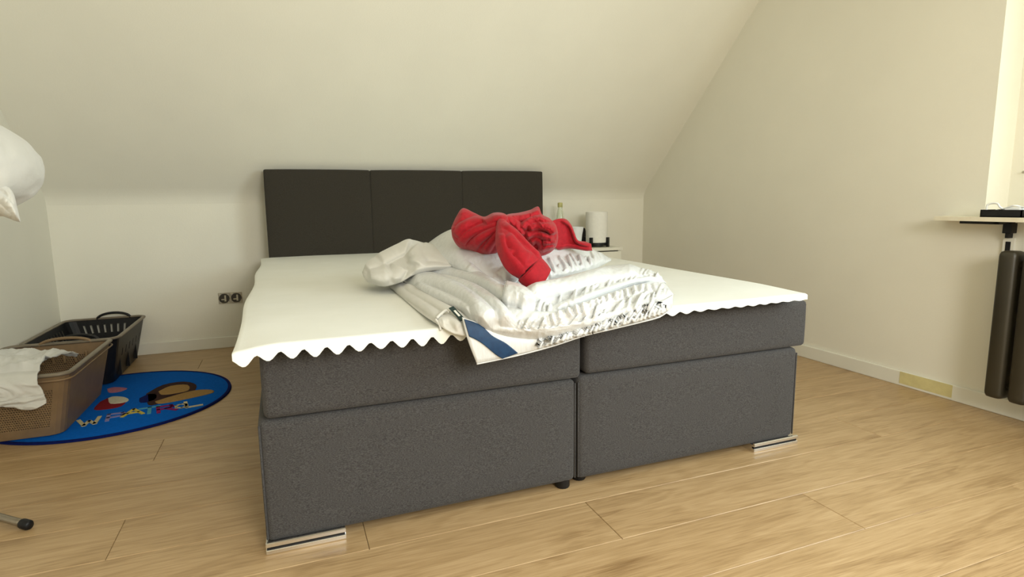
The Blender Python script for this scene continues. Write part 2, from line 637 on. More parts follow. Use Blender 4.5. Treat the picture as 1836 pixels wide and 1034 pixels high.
for a, b2 in (((-0.6, -0.65, -0.02), (-0.52, 0.65, 0.03)), ((0.52, -0.65, -0.02), (0.6, 0.65, 0.03)), ((-0.52, 0.57, -0.02), (0.52, 0.65, 0.03)), ((-0.52, -0.65, -0.02), (0.52, -0.57, 0.03))):
    slope_box('frame_member', a, b2, M['white_frame'], added_win)
slope_box('pane', (-0.52, -0.57, 0.008), (0.52, 0.57, 0.014), M['glass'], added_win)

# ------------------------------------------------------------------ bed
YF = 1.585
BX0, BXM, BX1 = -0.097, 0.832, 1.755
HBY = 3.935
bed = thing('boxspring_bed', (BXM, 2.85, 0), 'dark grey upholstered boxspring bed base with charcoal headboard and chrome feet', 'bed')


def upholstered(name, a, b, mat, parent=None, bulge=0.006, bev=0.018, loc=None):
    bm = bmesh.new()
    add_box(bm, a, b, bev, 3)
    bmesh.ops.subdivide_edges(bm, edges=[e for e in bm.edges if e.calc_length() > 0.1], cuts=9, use_grid_fill=True)
    c = (Vector(a) + Vector(b)) / 2
    h = (Vector(b) - Vector(a)) / 2
    for v in bm.verts:
        d = [(v.co[i] - c[i]) / h[i] for i in range(3)]
        for i in range(3):
            if abs(d[i]) > 0.98:
                j, k = [q for q in range(3) if q != i]
                w = max(0, 1 - d[j] ** 2) * max(0, 1 - d[k] ** 2)
                v.co[i] += math.copysign(bulge * (w ** 0.5), d[i])
    me = bm_mesh(bm, True)
    return put(name, me, mat, parent, loc)


BZ0, BZ1, MZ1 = 0.026, 0.372, 0.549
bases = []
for a, b2, dz in ((BX0, BXM - 0.003, 0.0), (BXM + 0.003, BX1, 0.006)):
    bs = upholstered('base_box', (a, YF, BZ0), (b2, HBY - 0.005, BZ1 - (0.008 if dz == 0 else 0)), M['melange'], bed)
    # piping along the top and vertical front edges
    pv = []
    for xx in (a + 0.003, b2 - 0.003):
        pv.append([(xx, YF + 0.003, BZ0 + 0.01), (xx, YF + 0.003, BZ1 - 0.02)])
    for q in pv:
        put('piping', loft_data([(p, 0.0028, 0.0028) for p in q], 8, (0, 1, 0.01), True, False), M['melange'], bs)

# headboard: back board with three padded panels
hx = [at(q, 305.5, HBY).x for q in (472, 663, 828, 973)]
HZT = at(720, 305.5, HBY).z
hb = upholstered('headboard', (hx[0] + 0.004, HBY + 0.03, 0.1), (hx[-1] - 0.004, HBY + 0.056, HZT - 0.004), M['charcoal'], bed, 0.0, 0.008)
for i in range(3):
    upholstered('headboard_panel', (hx[i] + (0.0 if i == 0 else 0.001), HBY, 0.1), (hx[i + 1] - (0.0 if i == 2 else 0.001), HBY + 0.034, HZT), M['charcoal'], hb, 0.004, 0.009)


def rail(x0, x1, flip):
    # stepped chrome foot profile extruded along x
    pr = [(0.0, 0.0), (-0.002, 0.002), (-0.002, 0.011), (0.0, 0.0125), (0.010, 0.013), (0.010, 0.020), (0.0, 0.0205), (-0.003, 0.022), (-0.003, 0.031), (0.0, 0.033), (0.006, 0.033), (0.006, 0.027), (0.06, 0.027), (0.06, 0.0)]
    n = len(pr)
    V = [(xx, YF - 0.012 + p[0], p[1]) for xx in (x0, x1) for p in pr]
    Fc = [tuple(range(n)), tuple(range(2 * n - 1, n - 1, -1))] + [(i, (i + 1) % n + 0, n + (i + 1) % n, n + i) for i in range(n)]
    me = mesh_from(V, Fc, False)
    bm = bmesh.new(); bm.from_mesh(me); bmesh.ops.recalc_face_normals(bm, faces=bm.faces[:]); bm.to_mesh(me); bm.free()
    ft = put('chrome_foot', me, M['chrome'], bed)
    box('groove', (x0 + 0.002, YF - 0.0095, 0.0128), (x1 - 0.002, YF - 0.004, 0.0205), M['black'], ft)
    return ft


rail(BX0 - 0.002, BX0 + 0.203, 1)
rail(BX1 - 0.200, BX1 + 0.010, -1)
for yy in (2.6, 3.9):
    for xx in (BX0 + 0.1, BX1 - 0.1):
        put('inner_foot', lathe_mesh([(0.022, 0.0), (0.024, 0.004), (0.024, 0.03)], (xx, yy, 0), 16), M['black'], bed)
for xx, yy in ((0.795, YF + 0.03), (0.87, YF + 0.06), (0.82, 3.9)):
    put('inner_foot', lathe_mesh([(0.022, 0.0), (0.024, 0.004), (0.024, 0.03)], (xx, yy, 0), 16), M['black'], bed)

mat_l = upholstered('mattress', (-0.080, YF - 0.004, BZ1 - 0.004), (BXM + 0.012, HBY - 0.005, MZ1), M['melange'], None, 0.007, 0.016)
tag(mat_l, 'grey fabric mattress on the bed half nearer the laundry baskets', 'mattress', 'mattresses on the bed base')
mat_r = upholstered('mattress', (BXM + 0.030, YF - 0.002, BZ1 + 0.004), (1.789, HBY - 0.005, MZ1), M['melange'], None, 0.007, 0.016)
tag(mat_r, 'grey fabric mattress on the bed half nearer the radiator', 'mattress', 'mattresses on the bed base')


# ------------------------------------------------------------------ foam topper with egg-crate underside
def topper():
    FL, FR, BR, BL = (-0.133, 1.478), (1.692, 1.498), (1.792, HBY - 0.004), (-0.140, HBY - 0.004)
    per = 0.0535
    nx = 34 * 8
    us = [i / nx for i in range(nx + 1)]
    vsn = [0, 0.0008] + [0.0026 * i for i in range(1, 40)] + [0.12 + 0.88 * i / 30 for i in range(31)]
    V, Fc = [], []
    nu, nv = len(us), len(vsn)
    for side in (0, 1):
        for v in vsn:
            for u in us:
                x = (FL[0] * (1 - u) + FR[0] * u) * (1 - v) + (BL[0] * (1 - u) + BR[0] * u) * v
                y_ = (FL[1] * (1 - u) + FR[1] * u) * (1 - v) + (BL[1] * (1 - u) + BR[1] * u) * v
                y_ += 0.004 * math.sin(u * 21) * max(0, 1 - v * 20)
                x += 0.006 * math.sin(v * 17) * (max(0, 1 - u * 30) + max(0, 1 - (1 - u) * 30))
                top = 0.5985 + 0.002 * noise.noise(Vector((x * 3, y_ * 3, 0)))
                droop = -0.006 * sstep(0.12, 0, v) - 0.008 * sstep(0.06, 0, u) * sstep(0.10, 0, v) - 0.003 * sstep(0.03, 0, u)
                if side == 0:
                    rim = -0.0035 * (max(0, 1 - v / 0.0016) if v < 0.0016 else 0) - 0.003 * (1 if u == 0 or u == 1 else 0)
                    z = top + droop + rim
                else:
                    cx_ = 0.5 + 0.5 * math.cos(2 * math.pi * (x + 0.108) / per)
                    cy_ = 0.5 + 0.5 * math.cos(2 * math.pi * (y_ - FL[1]) / (per * 1.6))
                    tooth = (cx_ ** 0.8) * (0.35 + 0.65 * cy_)
                    amp = 0.022 * (1 + 0.10 * math.sin(x * 23)) * (1 - 0.75 * sstep(0.58, 0.80, u))
                    z = top + droop - 0.0205 - amp * tooth
                    if v > 0.11 or (x > BX0 + 0.05 and x < BX1 - 0.02 and v > 0.06): z = min(z, MZ1 + 0.010)
                    if x > -0.07 and v > 0.045: z = max(z, MZ1 + 0.0075)
                V.append((x, y_, z))
    o = nu * nv
    for j in range(nv - 1):
        for i in range(nu - 1):
            a = j * nu + i
            Fc.append((a, a + 1, a + nu + 1, a + nu))
            Fc.append((o + a, o + a + nu, o + a + nu + 1, o + a + 1))
    for i in range(nu - 1):
        Fc.append((i, o + i, o + i + 1, i + 1))
        a = (nv - 1) * nu + i
        Fc.append((a, a + 1, o + a + 1, o + a))
    for j in range(nv - 1):
        a = j * nu
        Fc.append((a, a + nu, o + a + nu, o + a))
        a = j * nu + nu - 1
        Fc.append((a, o + a, o + a + nu, a + nu))
    me = mesh_from(V, Fc)
    try:
        me.set_sharp_from_angle(angle=math.radians(50))
    except Exception:
        pass
    return tag(put('foam_topper', me, M['foam']), 'cream egg-crate foam topper lying over both mattresses', 'mattress topper')


topper()
ZT = 0.598

# ------------------------------------------------------------------ folded duvet
duv = thing('duvet', (0.75, 1.75, ZT), 'folded white satin duvet with navy corner band, heaped on the foam topper', 'duvet')


def seg_dist(px, py, Q):
    best, bt = 1e9, 0.0
    m = len(Q) - 1
    for i in range(m):
        ax, ay, bx, by = Q[i][0], Q[i][1], Q[i + 1][0], Q[i + 1][1]
        dx, dy = bx - ax, by - ay
        t = max(0.0, min(1.0, ((px - ax) * dx + (py - ay) * dy) / (dx * dx + dy * dy + 1e-9)))
        d = (px - ax - t * dx) ** 2 + (py - ay - t * dy) ** 2
        if d < best:
            best, bt = d, (i + t) / m
    return math.sqrt(best), bt


def fold_field(ridges):
    """ridges: (polyline, height m, width start, width end), all in the measured outline's units: rounded cloth tubes with sharp valleys"""
    R = []
    for p, h, w0, w1 in ridges:
        Q = catmull(p, 3 * len(p))
        w = max(w0, w1)
        R.append((Q, h, w0, w1, (min(q[0] for q in Q) - w, max(q[0] for q in Q) + w, min(q[1] for q in Q) - w, max(q[1] for q in Q) + w)))

    def f(px, py):
        top = 0.0
        for Q, h, w0, w1, bx in R:
            if not (bx[0] < px < bx[1] and bx[2] < py < bx[3]): continue
            d, t = seg_dist(px, py, Q)
            w = w0 * (1 - t) + w1 * t
            if d < w:
                e = min(1.0, 6 * t + 0.25, 6 * (1 - t) + 0.25)
                v = h * e * math.sqrt(1 - (d / w) ** 2) * (w / max(w0, w1)) ** 0.5
                if v > top: top = v
        return top
    return f


def yz(line, zs, lo=1.425):
    """depth of each measured outline point when it lies at height z"""
    out = []
    for (px, py), z in zip(line, zs):
        r = FW * FPX + RT * (px - 918.0) - UP * (py - 517.0)
        out.append(max(lo, min(2.45, r.y * (z - CAM.z) / r.z)))
    return out


def lobe(top, bot, ys, front, back, ridges=(), nu=90, nv=60, wr=0.003, seed=0.0, power=0.55, wf=1.0, yb=None, endr=0.5, lift=0.0, soft=1):
    """cloth lobe between two measured outlines: puffed front and back, folded front; a closed shell"""
    TP, BT_ = catmull(top, nu), catmull(bot, nu)
    YS = catmull([(q,) for q in ys], nu)
    YB_ = catmull([(q,) for q in (yb or ys)], nu)
    ff = fold_field(ridges)
    V, Fc = [], []
    idx = {}
    for side in (0, 1):
        for i in range(nu):
            u = i / (nu - 1)
            eu = min(1.0, (math.sin(math.pi * u)) ** endr * 1.15)
            for j in range(nv):
                v = j / (nv - 1)
                if side == 1 and (j in (0, nv - 1) or i in (0, nu - 1)):
                    idx[(1, i, j)] = idx[(0, i, j)]
                    continue
                px = TP[i][0] * (1 - v) + BT_[i][0] * v
                py = TP[i][1] * (1 - v) + BT_[i][1] * v
                bul = max(0.0, math.sin(math.pi * v)) ** power * eu
                y_ = YS[i][0] * (1 - v) + YB_[i][0] * v
                dz = 0.0
                if side == 0:
                    e = min(1.0, 14 * v, 14 * (1 - v), 14 * u, 14 * (1 - u))
                    fo = ff(px, py) * e
                    y_ -= front * bul + fo
                    dz = lift * fo
                    w = noise.noise(Vector((px * 0.03, py * 0.03, seed)))
                    y_ -= wr * e * ridged(px * 0.055 * wf + w, py * 0.055 * wf - w, seed + 2.0, 2)
                else:
                    y_ += back * bul
                idx[(side, i, j)] = len(V)
                V.append(at(px, py, y_) + Vector((0, 0, dz)))
    for side in (0, 1):
        for i in range(nu - 1):
            for j in range(nv - 1):
                f = (idx[(side, i, j)], idx[(side, i, j + 1)], idx[(side, i + 1, j + 1)], idx[(side, i + 1, j)])
                f = tuple(dict.fromkeys(f))
                if len(f) > 2: Fc.append(f if side == 0 else f[::-1])
    me = mesh_from(V, Fc)
    bm = bmesh.new(); bm.from_mesh(me); bmesh.ops.recalc_face_normals(bm, faces=bm.faces[:])
    for _ in range(soft):
        bmesh.ops.smooth_vert(bm, verts=bm.verts[:], factor=0.4, use_axis_x=True, use_axis_y=True, use_axis_z=True)
    bm.to_mesh(me); bm.free()
    return me



def gathers(line, step, length, lean, h, w, seed, jit=0.5, end=0.6):
    """short gathered folds standing along a seam line"""
    rnd = random.Random(seed)
    Q = catmull(line, 200)
    out, acc = [], 0.0
    for i in range(1, 200):
        acc += math.hypot(Q[i][0] - Q[i - 1][0], Q[i][1] - Q[i - 1][1])
        if acc >= step:
            acc = rnd.uniform(-0.4, 0.3) * step
            L = length * rnd.uniform(0.45, 1.15)
            ln = lean * L + rnd.uniform(-jit, jit) * abs(length) * 0.35
            x, y_ = Q[i][0], Q[i][1]
            out.append(([(x, y_), (x + ln * 0.4 + rnd.uniform(-1, 1), y_ - L * 0.5), (x + ln, y_ - L)], 1.45 * h * rnd.uniform(0.6, 1.2), w * rnd.uniform(0.7, 1.3), w * end * rnd.uniform(0.6, 1.2)))
    return out


# flat inner layers that carry the folds
box('inner_layer', (0.52, 1.66, ZT + 0.001), (1.00, 2.15, 0.622), M['satin'], duv, bev=0.012, seg=3)

# lowest layer on the basket side
put('lowest_layer', lobe([(699, 508), (722, 506), (760, 522), (800, 545), (838, 562), (870, 575)],
                         [(697, 513), (728, 540), (756, 563), (782, 580), (812, 598), (850, 606)],
                         yz([(699, 508), (722, 506), (760, 522), (800, 545), (838, 562), (870, 575)], [.612, .628, .628, .622, .618, .61]), 0.012, 0.05,
                         [([(700, 508), (740, 535), (775, 560), (800, 580)], 0.012, 9, 9), ([(722, 512), (760, 533), (800, 556), (832, 574)], 0.018, 10, 9), ([(790, 580), (806, 572), (826, 590)], 0.014, 8, 8)],
                         80, 40, 0.003, 1.0, yb=yz([(697, 513), (728, 540), (756, 563), (782, 580), (812, 598), (850, 606)], [.602] * 6, 1.455), lift=0.6), M['cotton'], duv)

# front fold: from the bunched end round to the tip on the window side
B_TOP = [(718, 496), (750, 489), (785, 492), (825, 502), (862, 517), (900, 540), (950, 556), (1000, 556), (1050, 540), (1100, 522), (1150, 508), (1185, 503), (1207, 526)]
B_BOT = [(722, 506), (755, 528), (790, 548), (822, 562), (850, 578), (880, 598), (930, 609), (985, 610), (1050, 594), (1100, 577), (1150, 558), (1190, 542), (1208, 528)]
bf = [([(724, 500), (770, 505), (820, 528), (860, 560), (885, 590)], 0.048, 13, 20),
      ([(740, 512), (780, 530), (818, 548), (848, 568)], 0.032, 9, 9),
      ([(770, 497), (820, 508), (858, 527), (895, 560), (915, 590)], 0.032, 11, 16),
      ([(880, 592), (920, 600), (980, 600), (1050, 585), (1120, 560), (1190, 532)], 0.016, 10, 8)]
bf += gathers([(905, 606), (985, 608), (1050, 592), (1100, 575), (1150, 556), (1198, 534)], 8, 34, 0.35, 0.013, 5.0, 4)
bf += gathers([(965, 572), (1000, 560), (1050, 543), (1100, 526), (1150, 511), (1190, 506)], 11, -26, -0.25, 0.011, 5.0, 8)
bf += gathers([(858, 590), (885, 602), (915, 608)], 9, 22, 0.5, 0.010, 5.0, 9)
put('front_fold', lobe(B_TOP, B_BOT, yz(B_TOP, [.648, .655, .66, .66, .655, .645, .63, .63, .64, .648, .655, .652, .62]), 0.03, 0.08, bf, 260, 90, 0.003, 11.0,
                       yb=yz(B_BOT, [.625, .622, .618, .612, .606, .60, .60, .60, .60, .60, .60, .60, .615], 1.445), wf=1.3, lift=0.6), M['satin'], duv)

# second fold behind it
put('second_fold', lobe([(730, 484), (765, 473), (805, 472), (845, 482), (878, 497), (905, 512), (940, 528), (962, 545)],
                        [(732, 494), (768, 500), (805, 507), (845, 520), (880, 540), (915, 560), (945, 567), (965, 560)],
                        yz([(730, 484), (765, 473), (805, 472), (845, 482), (878, 497), (905, 512), (940, 528), (962, 545)], [.67, .685, .69, .685, .68, .67, .655, .64]), 0.03, 0.10,
                        [([(735, 488), (790, 484), (840, 497), (880, 518), (915, 545)], 0.030, 12, 18), ([(760, 480), (815, 478), (860, 492)], 0.02, 8, 9)], 110, 50, 0.003, 6.0,
                        yb=yz([(732, 494), (768, 500), (805, 507), (845, 520), (880, 540), (915, 560), (945, 567), (965, 560)], [.645, .645, .642, .638, .63, .62, .615, .62], 1.46), lift=0.6), M['satin'], duv)

# upper fold crossing to the window side
cf = [([(900, 525), (935, 535), (948, 552)], 0.045, 22, 14),
      ([(940, 528), (1010, 515), (1080, 495), (1150, 488)], 0.033, 16, 14),
      ([(985, 558), (1050, 535), (1120, 511), (1180, 500)], 0.018, 7, 6)]
cf += gathers([(955, 560), (985, 566), (1008, 557), (1050, 538), (1093, 521), (1135, 508), (1178, 502)], 9, 30, 0.30, 0.013, 5.0, 21)
cf += gathers([(1060, 520), (1110, 505), (1160, 497), (1188, 500)], 9, 24, 0.45, 0.011, 5.0, 23)
put('upper_fold', lobe([(886, 522), (905, 514), (944, 515), (1008, 500), (1063, 487), (1103, 475), (1146, 480), (1176, 490), (1194, 506)],
                       [(888, 530), (908, 552), (946, 564), (985, 569), (1040, 548), (1093, 527), (1138, 513), (1178, 507), (1195, 508)],
                       yz([(886, 522), (905, 514), (944, 515), (1008, 500), (1063, 487), (1103, 475), (1146, 480), (1176, 490), (1194, 506)], [.65, .665, .672, .682, .69, .695, .688, .672, .645]), 0.03, 0.10, cf, 220, 80, 0.003, 16.0,
                       yb=yz([(888, 530), (908, 552), (946, 564), (985, 569), (1040, 548), (1093, 527), (1138, 513), (1178, 507), (1195, 508)], [.645, .635, .625, .618, .628, .638, .645, .645, .64], 1.45), wf=1.3, lift=0.6), M['satin'], duv)

# bunched cotton end
put('bunched_end', lobe([(649, 488), (656, 474), (668, 462), (690, 449), (712, 438), (735, 429), (768, 437), (800, 446), (835, 462)],
                        [(651, 494), (657, 504), (668, 510), (690, 514), (718, 507), (742, 494), (775, 486), (808, 484), (838, 478)],
                        [2.28, 2.30, 2.33, 2.36, 2.38, 2.38, 2.36, 2.33, 2.28], 0.05, 0.10,
                        [([(654, 484), (664, 474), (680, 474), (690, 480)], 0.026, 12, 10),
                         ([(660, 500), (684, 496), (700, 486)], 0.040, 16, 18),
                         ([(700, 504), (710, 490), (716, 478)], 0.034, 13, 17),
                         ([(676, 468), (700, 454), (726, 440), (736, 442)], 0.042, 16, 16),
                         ([(740, 446), (752, 462), (746, 480)], 0.044, 18, 18),
                         ([(756, 452), (782, 456), (815, 468)], 0.046, 22, 18),
                         ([(738, 488), (770, 478), (805, 478), (830, 474)], 0.028, 9, 9)], 140, 90, 0.0035, 13.0,
                        yb=[2.24, 2.20, 2.15, 2.10, 2.08, 2.06, 2.06, 2.05, 2.06], lift=0.35, wf=0.8, soft=5), M['cotton'], duv)['label'] = 'cream crumpled end of the duvet'


def hem_sheet():
    """lowest corner of the duvet hanging over the topper's foot edge"""
    nu, nv = 240, 34
    HM = catmull([(856, 653), (895, 645), (940, 635), (995, 620), (1050, 602), (1100, 590), (1150, 578), (1185, 568), (1207, 552)], nu)
    TP = catmull([(830, 568), (872, 582), (920, 600), (985, 602), (1050, 586), (1100, 568), (1150, 549), (1185, 538), (1207, 526)], nu)
    gt = []
    gt += gathers([(958, 629), (995, 618), (1050, 601), (1100, 588), (1150, 576), (1195, 560)], 9, 30, 0.55, 0.014, 4.5, 31)
    gt += gathers([(1100, 589), (1150, 577), (1202, 556)], 8, 22, -0.2, 0.012, 4.5, 35)
    ff = fold_field(gt)
    G = []
    for i in range(nu):
        u = i / (nu - 1)
        row = []
        for j in range(nv):
            v = j / (nv - 1)
            px = TP[i][0] * (1 - v) + HM[i][0] * v
            py = TP[i][1] * (1 - v) + HM[i][1] * v
            if u < 0.02: px -= 3.0 * math.sin(math.pi * v) * (1 - u / 0.02)
            e = min(1.0, 8 * u, 8 * (1 - u), 5 * (1 - v) + 0.3)
            yy = 1.440 - 0.012 * math.sin(math.pi * min(1, v * 0.8 + 0.1)) - ff(px, py) * e
            row.append(at(px, py, yy))
        G.append(row)
    return G


HEM = hem_sheet()


def sheet_mesh(G, th, offset=0.0):
    """closed thin sheet from a grid of points; thickness goes behind (towards +y)"""
    nu, nv = len(G), len(G[0])
    V, Fc = [], []
    N = [[None] * nv for _ in range(nu)]
    for i in range(nu):
        for j in range(nv):
            a = G[min(i + 1, nu - 1)][j] - G[max(i - 1, 0)][j]
            b = G[i][min(j + 1, nv - 1)] - G[i][max(j - 1, 0)]
            n = a.cross(b)
            n.normalize()
            if n.y > 0: n = -n
            N[i][j] = n
    for s in (offset, offset - th):
        for i in range(nu):
            for j in range(nv):
                e = 1.0
                if th > 0.006:
                    d = min(i, nu - 1 - i, j, nv - 1 - j)
                    e = min(1.0, 0.35 + d * 0.22)
                mid = offset - th / 2
                V.append(G[i][j] + N[i][j] * (mid + (s - mid) * e))
    o = nu * nv
    for i in range(nu - 1):
        for j in range(nv - 1):
            a = i * nv + j
            Fc.append((a, a + 1, a + nv + 1, a + nv))
            Fc.append((o + a, o + a + nv, o + a + nv + 1, o + a + 1))
    for i in range(nu - 1):
        for j in (0, nv - 1):
            a = i * nv + j
            q = (a, a + nv, o + a + nv, o + a)
            Fc.append(q if j == 0 else q[::-1])
    for j in range(nv - 1):
        for i in (0, nu - 1):
            a = i * nv + j
            q = (a, o + a, o + a + 1, a + 1)
            Fc.append(q if i == 0 else q[::-1])
    me = mesh_from(V, Fc)
    bm = bmesh.new(); bm.from_mesh(me); bmesh.ops.recalc_face_normals(bm, faces=bm.faces[:]); bm.to_mesh(me); bm.free()
    return me


hem = put('hanging_layer', sheet_mesh(HEM, 0.012), M['satin'], duv)


def px_of(p):
    r = Vector(p) - CAM
    d_ = r.dot(FW)
    return 918 + FPX * r.dot(RT) / d_, 517 - FPX * r.dot(UP) / d_


HPX = np.array([(*px_of(p), p.y) for row in HEM[:90] for p in row])


def hem_y(px, py):
    d2 = (HPX[:, 0] - px) ** 2 + (HPX[:, 1] - py) ** 2
    k = np.argpartition(d2, 6)[:6]
    return float(HPX[k, 2].mean())


# navy band runs diagonally over the corner, following the hanging layer
upl = catmull([(832, 572), (848, 577), (864, 585), (883, 602), (907, 615), (928, 632)], 44)
lol = catmull([(841, 603), (852, 608), (865, 616), (881, 629), (890, 636), (900, 642)], 44)
band = []
for i in range(44):
    row = []
    for j in range(14):
        f = j / 13
        px, py = upl[i][0] * (1 - f) + lol[i][0] * f, upl[i][1] * (1 - f) + lol[i][1] * f
        row.append(at(px, py, hem_y(px, py)))
    band.append(row)
for _ in range(3):
    for i in range(1, 43):
        for j in range(1, 13):
            band[i][j].y = (band[i - 1][j].y + band[i + 1][j].y + band[i][j - 1].y + band[i][j + 1].y + band[i][j].y) / 5
bo = put('corner_band', sheet_mesh(band, 0.0035, 0.0032), M['navy'], hem)
bo['label'] = 'navy blue band sewn across the corner'
# hem piping
V, Fc = loft_data([(tuple(HEM[i][-1] + Vector((0, 0.006, 0))), 0.0028, 0.0028) for i in range(0, len(HEM), 2)], 8, (0, 1, 0.01))
put('piping', mesh_from(V, Fc), M['satin'], hem)
# little woven label and the loop beside it
q0, q1 = at(808, 557, 1.515), at(829, 580, 1.470)
d = (q1 - q0).normalized()
side = d.cross(Vector((0, -0.6, 0.8))).normalized()
nn = side.cross(d).normalized()
if nn.z < 0: nn = -nn


def patch(c0, c1, w, th, lift, mat, name, parent):
    V = []
    for s in (lift, lift + th):
        for p, sg in ((c0, -1), (c1, -1), (c1, 1), (c0, 1)):
            V.append(p + side * (w * sg) + nn * s)
    Fc = [(0, 3, 2, 1), (4, 5, 6, 7), (0, 1, 5, 4), (1, 2, 6, 5), (2, 3, 7, 6), (3, 0, 4, 7)]
    return put(name, mesh_from(V, Fc, False), mat, parent)


lab = patch(q0, q1, 0.0075, 0.002, 0.012, M['tag_dark'], 'care_label', duv)
lab['label'] = 'dark woven label with a white print bar'
patch(q0 + (q1 - q0) * 0.28, q0 + (q1 - q0) * 0.72, 0.003, 0.0006, 0.0142, M['tag_white'], 'print_bar', lab)
lp = [at(783, 570, 1.50), at(790, 563, 1.51), at(800, 556, 1.52), at(806, 560, 1.515)]
put('hanging_loop', tube_mesh([tuple(p) for p in lp], 0.004, 8, 16), M['cotton'], duv)
lp = [at(781, 572, 1.50), at(788, 582, 1.485), at(790, 592, 1.475)]
put('seam_cord', tube_mesh([tuple(p) for p in lp], 0.003, 8, 12), M['cotton'], duv)


# ------------------------------------------------------------------ pillows
pf = gathers([(985, 504), (1020, 496), (1050, 488), (1085, 472)], 7, 40, -0.45, 0.016, 5.0, 41)
pf += gathers([(990, 500), (1030, 492), (1075, 476)], 9, 26, 0.3, 0.012, 4.5, 43)
pf += [([(835, 480), (862, 500), (884, 512)], 0.016, 14, 9), ([(900, 500), (940, 470), (960, 440)], 0.02, 16, 20)]
pil = put('bed_pillow', lobe([(752, 452), (772, 432), (808, 411), (860, 402), (930, 404), (1000, 428), (1045, 441), (1075, 452), (1096, 464)],
                             [(756, 458), (792, 468), (826, 488), (856, 506), (886, 517), (935, 514), (990, 506), (1050, 490), (1096, 467)],
                             [2.36, 2.34, 2.26, 2.20, 2.16, 2.16, 2.18, 2.19, 2.18], 0.07, 0.13, pf, 200, 100, 0.003, 19.0,
                             yb=[2.28, 2.12, 1.96, 1.86, 1.80, 1.82, 1.90, 2.02, 2.16], power=0.6, lift=0.5), M['satin'])
tag(pil, 'plump white pillow lying on the duvet under the red sweatshirt', 'pillow')

# ------------------------------------------------------------------ red sweatshirt
hood = thing('sweatshirt', tuple(Vector((0.80, 1.95, 0.74))), 'crumpled red hooded sweatshirt thrown on top of the pillow', 'sweatshirt')


put('hood', lobe([(809, 408), (818, 388), (830, 373), (850, 381), (868, 388), (885, 381), (903, 382), (917, 392)],
                 [(809, 412), (812, 428), (824, 444), (845, 450), (868, 458), (892, 453), (908, 430), (918, 400)],
                 [2.03, 2.03, 2.02, 2.0, 1.97, 1.94, 1.91, 1.90], 0.075, 0.08,
                 [([(813, 426), (828, 408), (850, 396), (866, 392)], 0.024, 11, 7),
                  ([(866, 398), (880, 390), (898, 388), (910, 394)], 0.034, 12, 9),
                  ([(822, 440), (840, 420), (866, 406), (895, 400)], 0.026, 10, 6),
                  ([(842, 447), (860, 428), (882, 414), (900, 404)], 0.030, 11, 5),
                  ([(868, 454), (880, 436), (892, 418), (902, 406)], 0.026, 9, 5),
                  ([(812, 404), (811, 420), (820, 436), (834, 446)], 0.018, 6, 7)], 130, 80, 0.0025, 3.0), M['red'], hood)
put('body', lobe([(899, 392), (910, 384), (930, 381), (950, 376), (965, 370), (972, 384), (985, 391), (996, 402), (1000, 415)],
                 [(899, 400), (905, 425), (925, 448), (945, 458), (962, 460), (975, 458), (988, 452), (998, 440), (1001, 425)],
                 [1.91, 1.93, 1.95, 1.96, 1.96, 1.94, 1.93, 1.92, 1.93], 0.060, 0.09,
                 [([(903, 386), (918, 394), (930, 408), (938, 424)], 0.036, 9, 7),
                  ([(914, 384), (935, 388), (955, 383), (968, 376)], 0.030, 10, 6),
                  ([(936, 412), (944, 400), (962, 392), (988, 396)], 0.040, 8, 8),
                  ([(946, 412), (966, 404), (986, 408), (996, 420)], 0.046, 10, 10),
                  ([(942, 424), (958, 420), (976, 424), (994, 430)], 0.040, 9, 7),
                  ([(950, 436), (962, 430), (970, 440), (968, 452)], 0.034, 7, 5),
                  ([(972, 436), (984, 436), (998, 434)], 0.040, 6, 5),
                  ([(970, 448), (982, 444), (994, 442)], 0.036, 6, 5),
                  ([(930, 425), (942, 440), (958, 454)], 0.026, 8, 6)], 130, 90, 0.005, 5.0, wf=1.6), M['red'], hood)
put('back_panel', lobe([(985, 398), (1000, 392), (1014, 392), (1024, 402), (1030, 416), (1036, 430), (1050, 433), (1060, 437)],
                       [(985, 420), (992, 440), (1002, 448), (1014, 446), (1026, 446), (1040, 448), (1052, 450), (1062, 449)],
                       [2.0, 2.02, 2.04, 2.05, 2.05, 2.04, 2.03, 2.02], 0.012, 0.03,
                       [([(1006, 393), (1022, 404), (1029, 420), (1036, 434), (1058, 440)], 0.022, 4, 3.5),
                        ([(1000, 444), (1022, 440), (1045, 446), (1060, 446)], 0.012, 5, 4)], 80, 40, 0.002, 9.0), M['red'], hood)


def sleeve(sec, n, samples, mod, th, name, mat, parent, ridges=()):
    P = catmull([tuple(at(a, b, c)) + (w, h) for a, b, c, w, h in sec], samples)
    V, Fc = loft_data([(p[:3], p[3], p[4]) for p in P], n, (0.25, -0.75, 0.6), False, True, 2.3, mod)
    if ridges:
        ff = fold_field(ridges)
        for i, v in enumerate(V):
            r = Vector(v) - CAM
            dd = r.dot(FW)
            px, py = 918 + FPX * r.dot(RT) / dd, 517 - FPX * r.dot(UP) / dd
            ang = 2 * math.pi * (i % n) / n
            V[i] = np.array(v) + np.array((0.1, -0.8, 0.5)) * ff(px, py) * (1.0 if np.dot(np.array(v) - P[i // n][:3], (0.1, -0.8, 0.5)) > 0 else 0.0)
    me = mesh_from(V, Fc)
    bm = bmesh.new(); bm.from_mesh(me); bmesh.ops.recalc_face_normals(bm, faces=bm.faces[:])
    bmesh.ops.holes_fill(bm, edges=[e for e in bm.edges if e.is_boundary and (e.verts[0].index < n and e.verts[1].index < n)], sides=0)
    bm.to_mesh(me); bm.free()
    me.polygons.foreach_set('use_smooth', [True] * len(me.polygons))
    o = put(name, me, mat, parent)
    sm = o.modifiers.new('thickness', 'SOLIDIFY')
    sm.thickness = th
    sm.offset = -1
    return o


